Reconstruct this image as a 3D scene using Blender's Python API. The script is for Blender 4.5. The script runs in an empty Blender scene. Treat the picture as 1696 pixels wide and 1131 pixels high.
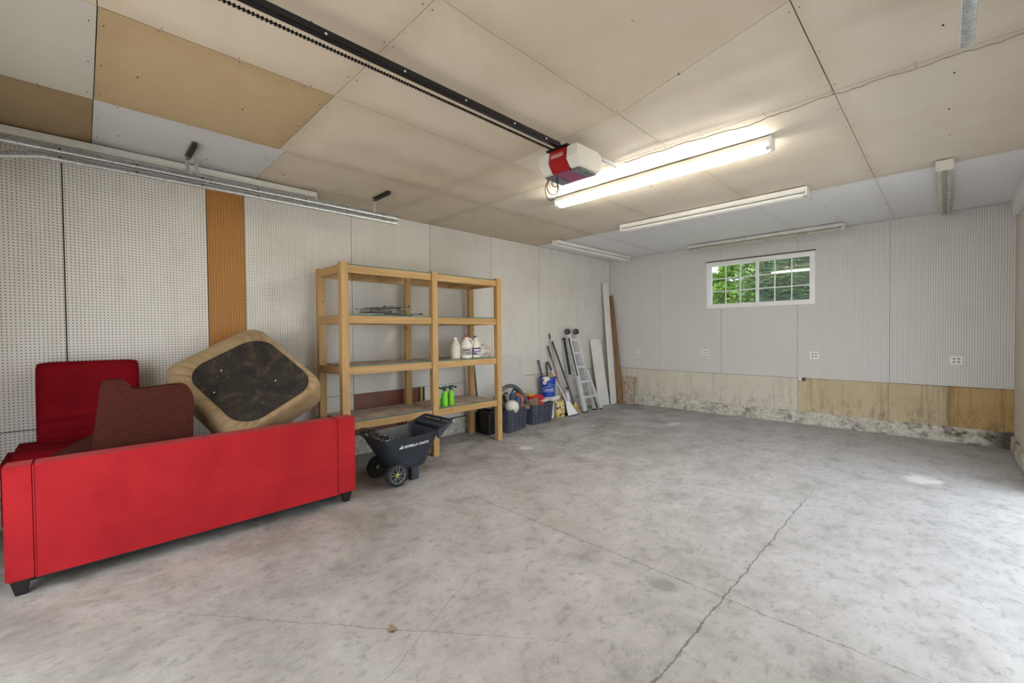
import bpy, bmesh, math, random
from mathutils import Vector, Matrix

scene = bpy.context.scene
PI = math.pi
random.seed(7)
C = scene.collection

# ------------------------------------------------------------------ camera
cam_d = bpy.data.cameras.new('camera')
cam = bpy.data.objects.new('camera', cam_d)
C.objects.link(cam)
r_ = Vector((0.70446091, 0.70968164, -0.00931647))
u_ = Vector((-0.00715928, 0.02023126, 0.99976969))
b_ = Vector((0.70970668, -0.70423197, 0.01933294))
M = Matrix((r_, u_, b_)).transposed().to_4x4()
M.translation = Vector((5.413, 0.0, 1.567))
cam.matrix_world = M
cam_d.sensor_width = 36.0
cam_d.sensor_fit = 'HORIZONTAL'
cam_d.lens = 15.18
cam_d.clip_start = 0.02
scene.camera = cam

# ------------------------------------------------------------------ world, lights, exposure
world = bpy.data.worlds.new('World')
scene.world = world
world.use_nodes = True
wb = world.node_tree.nodes['Background']
wb.inputs[0].default_value = (0.86, 0.93, 1.0, 1)
SKY = 3.4
wb.inputs[1].default_value = SKY

pl = bpy.data.lights.new('bay_portal', 'AREA')
pl.shape = 'RECTANGLE'; pl.size = 4.25; pl.size_y = 2.35
pl.cycles.is_portal = True
po = bpy.data.objects.new('bay_portal', pl); C.objects.link(po)
po.location = (3.525, -0.93, 1.18); po.rotation_euler = (PI / 2, 0, PI)

pl2 = bpy.data.lights.new('side_portal', 'AREA')
pl2.shape = 'RECTANGLE'; pl2.size = 3.8; pl2.size_y = 2.3
pl2.cycles.is_portal = True
po2 = bpy.data.objects.new('side_portal', pl2); C.objects.link(po2)
po2.location = (6.02, 4.4, 1.15); po2.rotation_euler = (PI / 2, 0, PI / 2)
# sun high over the left side of the house; it lights the driveway, not the room
sl = bpy.data.lights.new('sun', 'SUN'); sl.energy = 15.0; sl.angle = .009; sl.color = (1, .95, .87)
sun = bpy.data.objects.new('sun', sl); C.objects.link(sun)
sun.rotation_euler = Vector((.5, -.06, -.86)).to_track_quat('-Z', 'Y').to_euler()
TUBE_LIT = 50.0
scene.view_settings.view_transform = 'Standard'
scene.view_settings.look = 'None'
scene.view_settings.exposure = 0.36
scene.view_settings.gamma = 1.0
scene.view_settings.use_curve_mapping = False

# ------------------------------------------------------------------ node helper
class NT:
    def __init__(s, name):
        s.m = bpy.data.materials.new(name); s.m.use_nodes = True
        s.t = s.m.node_tree; s.bsdf = s.t.nodes['Principled BSDF']
    def put(s, sock, v):
        if isinstance(v, bpy.types.NodeSocket): s.t.links.new(v, sock)
        elif v is not None:
            if isinstance(v, (tuple, list)) and len(v) == 3 and sock.type == 'RGBA': v = (*v, 1)
            sock.default_value = v
    def node(s, typ, out=0, ins=None, **props):
        n = s.t.nodes.new(typ)
        for k, v in props.items(): setattr(n, k, v)
        for k, v in (ins or {}).items(): s.put(n.inputs[k], v)
        return n.outputs[out]
    def math(s, op, a, b=None, c=None, clamp=False):
        n = s.t.nodes.new('ShaderNodeMath'); n.operation = op; n.use_clamp = clamp
        s.put(n.inputs[0], a); s.put(n.inputs[1], b); s.put(n.inputs[2], c)
        return n.outputs[0]
    def pos(s):
        g = s.t.nodes.new('ShaderNodeNewGeometry'); return g.outputs['Position']
    def obj(s):
        g = s.t.nodes.new('ShaderNodeTexCoord'); return g.outputs['Object']
    def rnd(s):
        g = s.t.nodes.new('ShaderNodeObjectInfo'); return g.outputs['Random']
    def sep(s, v):
        n = s.t.nodes.new('ShaderNodeSeparateXYZ'); s.put(n.inputs[0], v); return n.outputs
    def noise(s, v, scale, detail=4, rough=.55, dist=0.0):
        return s.node('ShaderNodeTexNoise', 0, {'Vector': v, 'Scale': scale, 'Detail': detail, 'Roughness': rough, 'Distortion': dist})
    def scl(s, v, sc):
        return s.node('ShaderNodeMapping', 0, {'Vector': v, 'Scale': sc})
    def ramp(s, f, stops):
        n = s.t.nodes.new('ShaderNodeValToRGB'); s.put(n.inputs[0], f)
        e = n.color_ramp.elements
        while len(e) < len(stops): e.new(0.5)
        for el, (p, c) in zip(e, stops):
            el.position = p; el.color = (*c, 1) if len(c) == 3 else c
        return n.outputs[0]
    def rng(s, v, a, b, c=0.0, d=1.0):
        n = s.t.nodes.new('ShaderNodeMapRange'); n.clamp = True
        for i, x in enumerate((v, a, b, c, d)): s.put(n.inputs[i], x)
        return n.outputs[0]
    def mix(s, f, a, b, mode='MIX'):
        n = s.t.nodes.new('ShaderNodeMix'); n.data_type = 'RGBA'; n.blend_type = mode
        s.put(n.inputs[0], f); s.put(n.inputs[6], a); s.put(n.inputs[7], b)
        return n.outputs[2]
    def bump(s, h, strength=.2, dist=.01):
        return s.node('ShaderNodeBump', 0, {'Height': h, 'Strength': strength, 'Distance': dist})
    def fin(s, col, rough=.6, metal=0.0, normal=None, **k):
        i = s.bsdf.inputs
        s.put(i['Base Color'], col); s.put(i['Roughness'], rough); s.put(i['Metallic'], metal)
        if normal is not None: s.put(i['Normal'], normal)
        for kk, v in k.items(): s.put(i[kk.replace('_', ' ')], v)
        return s.m

def mul(c, f): return tuple(x * f for x in c)

def mottle(name, col, rough=.6, var=.15, scale=6.0, metal=0.0, bump=.0, bscale=80.0, detail=5, **k):
    t = NT(name); p = t.obj()
    n = t.noise(p, scale, detail)
    c = t.ramp(n, [(.3, mul(col, 1 - var)), (.7, mul(col, 1 + var * .6))])
    nr = t.bump(t.noise(p, bscale, 3), bump, .004) if bump else None
    return t.fin(c, rough, metal, nr, **k)

MAT = {}
def peg_mat(name, col, axis, stain=(.55, .50, .40), holecol=(.035, .028, .02), sat=.35):
    # pegboard: one inch grid of drilled holes, faint yellowed blotches
    t = NT(name); p = t.pos(); s = t.sep(p)
    a = s[axis]; z = s[2]
    P = .0254
    fa = t.math('SUBTRACT', t.math('FRACT', t.math('DIVIDE', a, P)), .5)
    fz = t.math('SUBTRACT', t.math('FRACT', t.math('DIVIDE', z, P)), .5)
    d = t.math('SQRT', t.math('ADD', t.math('MULTIPLY', fa, fa), t.math('MULTIPLY', fz, fz)))
    hole = t.rng(d, .15, .19, 1.0, 0.0)
    n1 = t.noise(p, 1.1, 5, .6)
    n2 = t.noise(t.scl(p, (3, 3, .6)), 2.3, 4, .6)
    c = t.mix(t.rng(n1, .45, .75, 0, sat), col, stain)
    c = t.mix(t.rng(n2, .5, .8, 0, sat * .8), c, mul(stain, .85))
    sp = t.noise(p, 55, 2, .5)
    c = t.mix(t.rng(sp, .72, .78, 0, .35), c, (.25, .2, .15))
    c = t.mix(hole, c, holecol)
    return t.fin(c, .55)

MAT['peg_left'] = peg_mat('peg_left', (.76, .735, .69), 1, (.52, .45, .35))
MAT['peg_back'] = peg_mat('peg_back', (.64, .625, .605), 0, (.55, .51, .45), sat=.2)
MAT['peg_orange'] = peg_mat('peg_orange', (.44, .20, .045), 1, (.38, .165, .035), (.03, .015, .005))
MAT['peg_brown'] = peg_mat('peg_brown', (.235, .085, .055), 1, (.17, .06, .04), (.03, .012, .01))

def board_mat(name, col, stain, amt=.5, low=None):
    t = NT(name); p = t.pos()
    n = t.noise(p, .9, 5, .6, .4)
    c = t.mix(t.rng(n, .42, .72, 0, amt), col, stain)
    n2 = t.noise(p, 4.5, 4, .6)
    c = t.mix(t.rng(n2, .55, .8, 0, amt * .4), c, mul(stain, .9))
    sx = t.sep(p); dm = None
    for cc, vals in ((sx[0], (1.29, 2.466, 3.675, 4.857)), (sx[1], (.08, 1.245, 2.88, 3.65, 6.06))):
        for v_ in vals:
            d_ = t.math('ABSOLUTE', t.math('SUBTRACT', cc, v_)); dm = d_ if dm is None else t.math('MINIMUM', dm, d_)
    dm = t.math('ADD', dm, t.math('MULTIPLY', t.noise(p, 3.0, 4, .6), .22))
    c = t.mix(t.rng(dm, .07, .26, amt * .75, 0), c, mul(stain, .82))  # browner along the board seams: staining plus sag shading painted into the colour
    g = t.noise(t.scl(p, (1, 1, 1)), 140, 2, .5)
    c = t.mix(t.rng(g, .3, .7, 0, .06), c, mul(col, .6))
    return t.fin(c, .75)
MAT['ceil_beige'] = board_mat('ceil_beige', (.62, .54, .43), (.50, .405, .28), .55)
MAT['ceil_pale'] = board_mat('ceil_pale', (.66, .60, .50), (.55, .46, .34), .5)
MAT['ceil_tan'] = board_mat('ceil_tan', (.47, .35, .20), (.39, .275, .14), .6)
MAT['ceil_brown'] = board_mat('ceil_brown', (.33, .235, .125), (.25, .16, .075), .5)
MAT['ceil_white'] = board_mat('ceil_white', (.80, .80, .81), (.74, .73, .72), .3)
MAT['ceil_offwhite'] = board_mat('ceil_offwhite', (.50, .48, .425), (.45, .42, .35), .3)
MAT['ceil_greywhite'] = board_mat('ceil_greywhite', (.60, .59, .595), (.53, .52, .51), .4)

def skirt_mat(name, col, stain, dark, amt):
    # lower wall boards: water marks run down the board, mould spots along the bottom edge
    t = NT(name); p = t.pos(); z = t.sep(p)[2]
    n = t.noise(p, 2.2, 5, .65, .5)
    c = t.mix(t.rng(n, .4, .7, 0, amt), col, stain)
    run = t.noise(t.scl(p, (9, 9, .5)), 1.6, 4, .6)
    c = t.mix(t.rng(run, .50, .68, 0, amt), c, mul(stain, .6))
    spot = t.noise(t.scl(p, (5, 5, 2.2)), 2.0, 5, .7, .8)
    lo = t.rng(z, .14, .60, 1, .12)
    c = t.mix(t.math('MULTIPLY', t.rng(spot, .47, .64, 0, 1), t.math('MULTIPLY', lo, .6)), c, dark)
    return t.fin(c, .7)
MAT['skirt_pale'] = skirt_mat('skirt_pale', (.60, .565, .49), (.48, .41, .30), (.16, .12, .07), .3)
MAT['skirt_tan'] = skirt_mat('skirt_tan', (.53, .44, .29), (.42, .325, .18), (.08, .05, .025), .6)
MAT['skirt_orange'] = skirt_mat('skirt_orange', (.46, .315, .135), (.35, .20, .06), (.04, .025, .012), .8)
MAT['skirt_cream'] = skirt_mat('skirt_cream', (.66, .63, .57), (.57, .52, .43), (.25, .2, .13), .15)

def curb_mat():
    t = NT('curb'); p = t.pos(); s = t.sep(p)
    n = t.noise(p, 14, 7, .72, .1)
    c = t.ramp(n, [(.33, (.36, .33, .27)), (.58, (.66, .63, .56))])
    m = t.noise(t.scl(p, (1, 1, 1.3)), 4.2, 8, .75, .15); m2 = t.noise(p, 19, 6, .7, .1)
    amt = t.rng(s[0], 0.5, 6.0, .5, 1.0)
    k = t.rng(t.math('ADD', t.math('MULTIPLY', m, .7), t.math('MULTIPLY', m2, .3)), .485, .60, 0, .9)
    c = t.mix(t.math('MULTIPLY', k, amt), c, (.065, .050, .03))
    c = t.mix(t.math('MULTIPLY', t.rng(s[0], 5.75, 5.95, 0, .85), t.rng(s[1], 8.3, 8.45, 0, 1)), c, (.035, .028, .018))
    return t.fin(c, .85, 0, t.bump(n, .5, .01))
MAT['curb'] = curb_mat()

def floor_mat():
    t = NT('concrete_floor'); p = t.pos(); s = t.sep(p); x, y = s[0], s[1]
    big = t.noise(p, .55, 5, .6, .3)
    mid = t.noise(t.scl(p, (1.25, 1, 1)), 2.6, 9, .72, .15)
    fine = t.noise(t.scl(p, (1.5, 1, 1)), 10, 8, .78, .2)
    grit = t.noise(p, 90, 4, .7)
    warm = t.rng(t.math('ADD', t.math('MULTIPLY', y, -1), t.math('MULTIPLY', big, 3)), -2.6, 1.8, 0, 1)
    base = t.mix(warm, (.48, .48, .50), (.475, .435, .37))
    c = t.mix(t.rng(big, .35, .7, 0, .55), base, (.31, .305, .30))
    c = t.mix(t.rng(mid, .50, .72, 0, .70), c, (.225, .215, .20))
    c = t.mix(t.rng(mid, .27, .48, .6, 0), c, (.60, .60, .605))
    c = t.mix(t.rng(fine, .52, .68, 0, .68), c, (.17, .16, .145))
    c = t.mix(t.rng(fine, .25, .45, .4, 0), c, (.60, .59, .57))
    c = t.mix(t.rng(grit, .35, .65, 0, .15), c, (.18, .175, .165))
    # oily trail where things stand, near the left wall
    oil = t.math('MULTIPLY', t.rng(t.noise(p, 1.4, 6, .7, .6), .44, .62, 0, .75), t.rng(x, 1.2, 3.2, 1, 0))
    c = t.mix(oil, c, (.16, .145, .12))
    # worn white patches and one dark round mark
    wob = t.noise(p, 9, 4, .6)
    def spot(cx, cy, rx, ry, col, a, c):
        dx = t.math('DIVIDE', t.math('SUBTRACT', x, cx), rx); dy = t.math('DIVIDE', t.math('SUBTRACT', y, cy), ry)
        d = t.math('SQRT', t.math('ADD', t.math('MULTIPLY', dx, dx), t.math('MULTIPLY', dy, dy)))
        d = t.math('ADD', d, t.math('MULTIPLY', t.math('SUBTRACT', wob, .5), 2.2))
        return t.mix(t.rng(d, .55, 1.1, a, 0), c, col)
    c = spot(1.376, 4.242, .10, .10, (.72, .72, .72), .8, c)
    c = spot(2.147, 7.08, .10, .16, (.70, .70, .71), .8, c)
    c = spot(5.253, 6.17, .16, .20, (.74, .74, .73), .8, c)
    c = spot(4.188, 2.524, .10, .09, (.22, .215, .21), .75, c)
    c = spot(3.352, 1.132, .028, .028, (.12, .05, .03), .9, c)
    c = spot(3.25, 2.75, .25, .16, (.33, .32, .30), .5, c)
    # hairline cracks
    w1 = t.math('MULTIPLY', t.math('SUBTRACT', t.noise(p, 5, 5, .75), .5), .085)
    w2 = t.math('MULTIPLY', t.math('SUBTRACT', t.noise(p, 6.3, 5, .75), .5), .085)
    def crack(coord, at, w, along, lo, hi, width, a, c):
        d = t.math('ABSOLUTE', t.math('ADD', t.math('SUBTRACT', coord, at), w))
        k = t.rng(d, width, width * 2.0, a, 0)
        k = t.math('MULTIPLY', k, t.math('MULTIPLY', t.rng(along, lo - .2, lo + .2, 0, 1), t.rng(along, hi - .4, hi + .4, 1, 0)))
        return t.mix(k, c, (.09, .085, .08))
    c = crack(x, 4.50, w1, y, -2.0, 4.9, .0030, .75, c)
    c = crack(y, 2.64, w2, x, 2.0, 5.4, .0026, .65, c)
    dg = t.math('SUBTRACT', t.math('MULTIPLY', x, .62), t.math('MULTIPLY', y, .78))
    c = crack(dg, 1.19, w1, y, 0.3, 1.6, .0022, .5, c)
    c = crack(t.math('ADD', t.math('MULTIPLY', x, .9), t.math('MULTIPLY', y, .42)), 3.66, w2, x, 3.1, 4.1, .002, .35, c)
    h = t.math('ADD', t.math('MULTIPLY', fine, .5), grit)
    rough = t.rng(mid, .3, .7, .5, .72)
    return t.fin(c, rough, 0, t.bump(h, .12, .004))
MAT['floor'] = floor_mat()

def wood_mat(name, a, b, axis, rough=.6, sc=1.0):
    t = NT(name); p = t.obj()
    st = [22, 22, 22]; st[axis] = 1.1
    pp = t.node('ShaderNodeVectorMath', 0, {0: p, 1: t.node('ShaderNodeCombineXYZ', 0, {0: t.math('MULTIPLY', t.rnd(), 30), 1: t.math('MULTIPLY', t.rnd(), 17)})}, operation='ADD')
    n = t.noise(t.scl(pp, tuple(v * sc for v in st)), 1.0, 5, .6, .5)
    c = t.ramp(n, [(.3, a), (.7, b)])
    kn = t.noise(pp, 7 * sc, 2, .4)
    c = t.mix(t.rng(kn, .70, .76, 0, .6), c, mul(a, .45))
    c = t.mix(t.math('MULTIPLY', t.rnd(), .18), c, mul(a, .7))
    return t.fin(c, rough, 0, t.bump(n, .1, .003))
PA, PB = (.41, .235, .08), (.57, .37, .165)
for ax, nm in enumerate('xyz'): MAT['pine_' + nm] = wood_mat('pine_' + nm, PA, PB, ax)
MAT['ply'] = mottle('ply_shelf', (.43, .35, .28), .7, .45, 5.0, 0, .1, 60)
MAT['green_edge'] = mottle('green_edge', (.055, .16, .135), .45, .2)
MAT['brown_wood'] = wood_mat('brown_wood', (.20, .105, .04), (.30, .165, .07), 2)
MAT['osb'] = None
def osb():
    t = NT('osb'); p = t.obj()
    v = t.node('ShaderNodeTexVoronoi', 1, {'Vector': t.scl(p, (1, 1, .4)), 'Scale': 75.0})
    h = t.node('ShaderNodeSeparateColor', 0, {0: v})
    c = t.ramp(h, [(.1, (.22, .16, .11)), (.5, (.40, .32, .24)), (.9, (.56, .49, .42))])
    c = t.mix(t.rng(t.noise(p, 5, 4, .7), .5, .68, 0, .6), c, (.13, .09, .07))
    return t.fin(c, .8)
MAT['osb'] = osb()

def fabric(name, col, dark, rough=.9, sheen=.12, sc=3.0, weave=420, bump=.25, scol=(1, .6, .55)):
    t = NT(name); p = t.obj()
    n = t.noise(p, sc, 5, .62, .3)
    c = t.mix(t.rng(n, .38, .74, 0, .8), col, dark)
    w = t.noise(p, weave, 2, .5)
    c = t.mix(t.rng(w, .35, .65, 0, .25), c, mul(dark, .8))
    t.fin(c, rough, 0, t.bump(w, bump, .002))
    t.bsdf.inputs['Sheen Weight'].default_value = sheen
    t.bsdf.inputs['Sheen Roughness'].default_value = .4
    t.bsdf.inputs['Sheen Tint'].default_value = (*scol, 1)
    t.bsdf.inputs['Specular IOR Level'].default_value = .2
    return t.m
MAT['red'] = fabric('red_velvet', (.44, .018, .022), (.28, .008, .014), sc=2.2)
MAT['red_dark'] = fabric('dark_red_fabric', (.20, .006, .011), (.12, .003, .006), sheen=0)
MAT['red_dark'].node_tree.nodes['Principled BSDF'].inputs['Specular IOR Level'].default_value = .05
MAT['maroon'] = fabric('maroon_weave', (.082, .024, .017), (.045, .013, .010), sc=60, sheen=.0, weave=260, bump=.6)
MAT['maroon'].node_tree.nodes['Principled BSDF'].inputs['Specular IOR Level'].default_value = .05
MAT['beige_cover'] = fabric('beige_cover', (.42, .30, .17), (.29, .195, .10), sc=6, sheen=.3, scol=(1, .9, .7))
MAT['black_cloth'] = None
def black_cloth():
    t = NT('black_dust_cloth'); p = t.obj()
    n = t.noise(p, 4.0, 6, .7, .8); n2 = t.noise(p, 34, 4, .7)
    c = t.ramp(n, [(.38, (.013, .011, .009)), (.52, (.032, .024, .017)), (.68, (.11, .075, .042))])
    c = t.mix(t.rng(n2, .60, .75, 0, .6), c, (.12, .105, .085))
    return t.fin(c, .85, 0, t.bump(n2, .5, .006))
MAT['black_cloth'] = black_cloth()
MAT['black_lining'] = mottle('black_lining', (.012, .012, .014), .8)
MAT['black_wood'] = mottle('black_wood', (.012, .010, .010), .35, .3)
MAT['plastic_black'] = mottle('plastic_black', (.018, .021, .028), .42, .5, 9, 0, .05, 200)
MAT['plastic_cart'] = None
def cart_mat():
    t = NT('cart_plastic'); p = t.obj()
    n = t.noise(p, 5, 5, .6)
    c = t.ramp(n, [(.3, (.020, .025, .036)), (.7, (.036, .044, .062))])
    sc = t.noise(t.scl(p, (1, 2.4, .8)), 16, 5, .75, 1.2)
    c = t.mix(t.rng(sc, .66, .74, 0, .7), c, (.20, .22, .26))
    return t.fin(c, .42)
MAT['plastic_cart'] = cart_mat()
MAT['tyre'] = mottle('tyre', (.016, .016, .017), .7, .3, 30, 0, .3)
MAT['rim_grey'] = mottle('rim_grey', (.20, .20, .21), .45, .2)
MAT['lime'] = mottle('lime_cap', (.55, .70, .06), .4, .1)
MAT['white_print'] = mottle('white_print', (.85, .85, .86), .5, .05)
MAT['tote'] = mottle('tote_plastic', (.060, .068, .10), .42, .25, 8)
MAT['tote_black'] = mottle('tote_black', (.012, .013, .015), .45, .25, 8)
MAT['galv'] = None
def galv():
    t = NT('galvanised'); p = t.obj()
    v = t.node('ShaderNodeTexVoronoi', 1, {'Vector': p, 'Scale': 90.0})
    h = t.node('ShaderNodeSeparateColor', 0, {0: v})
    c = t.ramp(h, [(.1, (.42, .43, .44)), (.9, (.62, .63, .63))])
    return t.fin(c, .42, .85)
MAT['galv'] = galv()
MAT['alu'] = mottle('aluminium', (.78, .79, .81), .42, .10, 20, .35)
MAT['alu_dull'] = mottle('aluminium_dull', (.60, .61, .64), .45, .15, 20, .35)
MAT['dark_steel'] = mottle('dark_steel', (.085, .075, .06), .5, .35, 25, .6)
MAT['black_metal'] = mottle('black_metal', (.014, .014, .016), .32, .3, 12, .2)
MAT['chain'] = mottle('chain', (.055, .052, .05), .35, .5, 60, .8)
MAT['chain_bright'] = mottle('chain_bright', (.45, .45, .46), .3, .4, 60, .8)
MAT['fixture'] = mottle('fixture_enamel', (.74, .73, .69), .4, .08, 5)
MAT['fixture_old'] = mottle('fixture_old', (.62, .60, .56), .45, .2, 8)
MAT['tube_off'] = mottle('tube_off', (.80, .79, .76), .25, .04, 4)
MAT['tube_old'] = mottle('tube_old', (.55, .50, .42), .35, .3, 12)
MAT['holder'] = mottle('lamp_holder', (.70, .68, .62), .4, .15, 30)
def lit():
    t = NT('tube_lit')
    t.fin((.9, .9, .9), .3)
    t.bsdf.inputs['Emission Color'].default_value = (1.0, .93, .80, 1)
    t.bsdf.inputs['Emission Strength'].default_value = TUBE_LIT
    return t.m
MAT['tube_lit'] = lit()
MAT['opener_white'] = mottle('opener_white', (.68, .66, .60), .4, .08, 6)
MAT['opener_red'] = mottle('opener_red', (.33, .008, .010), .35, .1, 6)
MAT['opener_magenta'] = mottle('opener_magenta', (.27, .05, .13), .4, .1, 6)
MAT['lens_grey'] = mottle('lens_grey', (.16, .17, .19), .25, .5, 40)
MAT['drywall'] = board_mat('drywall', (.62, .58, .52), (.52, .44, .35), .6)
MAT['white_trim'] = mottle('white_trim', (.82, .80, .76), .45, .06, 5)
MAT['white_panel'] = mottle('white_panel', (.82, .80, .77), .5, .10, 4)
MAT['grey_panel'] = mottle('grey_panel', (.58, .59, .585), .55, .08, 3)
MAT['vinyl'] = mottle('vinyl', (.80, .80, .80), .35, .04, 5)
MAT['outlet'] = mottle('outlet', (.78, .775, .75), .35, .03, 5)
MAT['slot'] = mottle('slot', (.06, .06, .06), .6, .1)
MAT['seam'] = mottle('seam_dark', (.03, .024, .016), .9, .3)
MAT['bucket'] = mottle('bucket_blue', (.010, .060, .40), .35, .1, 6)
MAT['white_cloth'] = mottle('white_cloth', (.78, .77, .76), .9, .1, 20, 0, .4, 120)
MAT['sponge'] = mottle('sponge', (.46, .32, .15), .9, .3, 40, 0, .6, 150)
MAT['red_plastic'] = mottle('red_plastic', (.52, .025, .035), .35, .15, 8)
MAT['yellow'] = mottle('yellow_plastic', (.72, .42, .03), .4, .1, 8)
MAT['orange'] = mottle('orange_plastic', (.62, .19, .07), .4, .15, 10)
MAT['blue_grey'] = mottle('blue_grey_plastic', (.06, .085, .15), .4, .3, 12)
MAT['hose'] = mottle('hose_grey', (.10, .105, .12), .4, .2, 15)
MAT['white_bag'] = mottle('white_bag', (.72, .69, .63), .5, .12, 10, 0, .4, 30)
MAT['straw'] = mottle('straw', (.38, .29, .11), .9, .3, 60, 0, .8, 300)
MAT['handle_dark'] = mottle('handle_dark', (.025, .03, .045), .45, .3, 10)
MAT['handle_red'] = mottle('handle_red', (.25, .06, .06), .45, .3, 10)
MAT['handle_wood'] = mottle('handle_wood', (.36, .29, .22), .6, .25, 10)
MAT['green_bottle'] = mottle('green_bottle', (.17, .58, .015), .35, .08, 6)
MAT['green_cap'] = mottle('green_cap', (.012, .075, .045), .4, .2, 10)
MAT['jug'] = mottle('jug_white', (.74, .71, .63), .4, .07, 8)
MAT['jug_clear'] = mottle('jug_clear', (.66, .63, .55), .35, .12, 8)
MAT['label_purple'] = mottle('label_purple', (.085, .05, .17), .4, .35, 30)
MAT['label_grey'] = mottle('label_grey', (.45, .42, .38), .5, .3, 60)
MAT['cap_red'] = mottle('cap_red', (.30, .03, .05), .4, .1)
MAT['cap_blue'] = mottle('cap_blue', (.05, .09, .28), .4, .1)
MAT['paper'] = mottle('paper', (.62, .60, .54), .8, .3, 25)
MAT['cardboard'] = mottle('cardboard', (.30, .20, .12), .85, .25, 12)
MAT['sack'] = None
def sack():
    t = NT('printed_sack'); p = t.obj()
    v = t.node('ShaderNodeTexVoronoi', 1, {'Vector': p, 'Scale': 34.0})
    h = t.node('ShaderNodeSeparateColor', 0, {0: v})
    c = t.ramp(h, [(.0, (.62, .50, .12)), (.35, (.70, .60, .20)), (.55, (.66, .62, .50)), (.78, (.22, .035, .03)), (.9, (.10, .13, .06))])
    return t.fin(c, .5)
MAT['sack'] = sack()
def plastic_film():
    t = NT('clear_film'); p = t.obj()
    n = t.noise(p, 18, 5, .7, .5)
    c = t.ramp(n, [(.3, (.42, .36, .28)), (.55, (.62, .60, .56)), (.8, (.80, .79, .77))])
    return t.fin(c, .25, 0, t.bump(n, .8, .02))
MAT['film'] = plastic_film()
MAT['strip_metal'] = mottle('strip_metal', (.055, .052, .046), .6, .6, 25, .1)
MAT['strip_light'] = mottle('strip_light', (.30, .29, .26), .5, .5, 25, .1)

def glass():
    t = NT('window_glass'); nt = t.t
    nt.nodes.remove(t.bsdf)
    out = [n for n in nt.nodes if n.type == 'OUTPUT_MATERIAL'][0]
    tr = nt.nodes.new('ShaderNodeBsdfTransparent'); tr.inputs[0].default_value = (.74, .79, .82, 1)
    gl = nt.nodes.new('ShaderNodeBsdfGlossy'); gl.inputs['Roughness'].default_value = .01
    mx = nt.nodes.new('ShaderNodeMixShader'); mx.inputs[0].default_value = .09
    nt.links.new(tr.outputs[0], mx.inputs[1]); nt.links.new(gl.outputs[0], mx.inputs[2]); nt.links.new(mx.outputs[0], out.inputs[0])
    return t.m
MAT['glass'] = glass()
def screen():
    t = NT('insect_screen'); nt = t.t
    out = [n for n in nt.nodes if n.type == 'OUTPUT_MATERIAL'][0]
    tr = nt.nodes.new('ShaderNodeBsdfTransparent')
    mx = nt.nodes.new('ShaderNodeMixShader'); mx.inputs[0].default_value = .22
    t.fin((.30, .34, .40), .7)
    nt.links.new(tr.outputs[0], mx.inputs[1]); nt.links.new(t.bsdf.outputs[0], mx.inputs[2]); nt.links.new(mx.outputs[0], out.inputs[0])
    return t.m
MAT['screen'] = screen()
def leaf(name, a, b):
    t = NT(name); p = t.obj()
    n = t.noise(p, 2.5, 3, .6)
    c = t.ramp(n, [(.3, a), (.7, b)])
    c = t.mix(t.math('MULTIPLY', t.noise(p, 30, 2), .4), c, mul(b, 1.5))
    t.fin(c, .5)
    t.bsdf.inputs['Transmission Weight'].default_value = 0
    return t.m
MAT['leaf_bright'] = leaf('leaf_bright', (.10, .22, .02), (.26, .40, .05))
MAT['leaf_deep'] = leaf('leaf_deep', (.09, .19, .06), (.26, .34, .10))
MAT['bark'] = mottle('bark', (.12, .085, .055), .9, .4, 10, 0, .6, 40)
MAT['grass'] = mottle('grass_ground', (.10, .17, .04), .9, .4, 3)
MAT['drive'] = mottle('driveway', (.42, .41, .40), .85, .2, 2)

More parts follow.
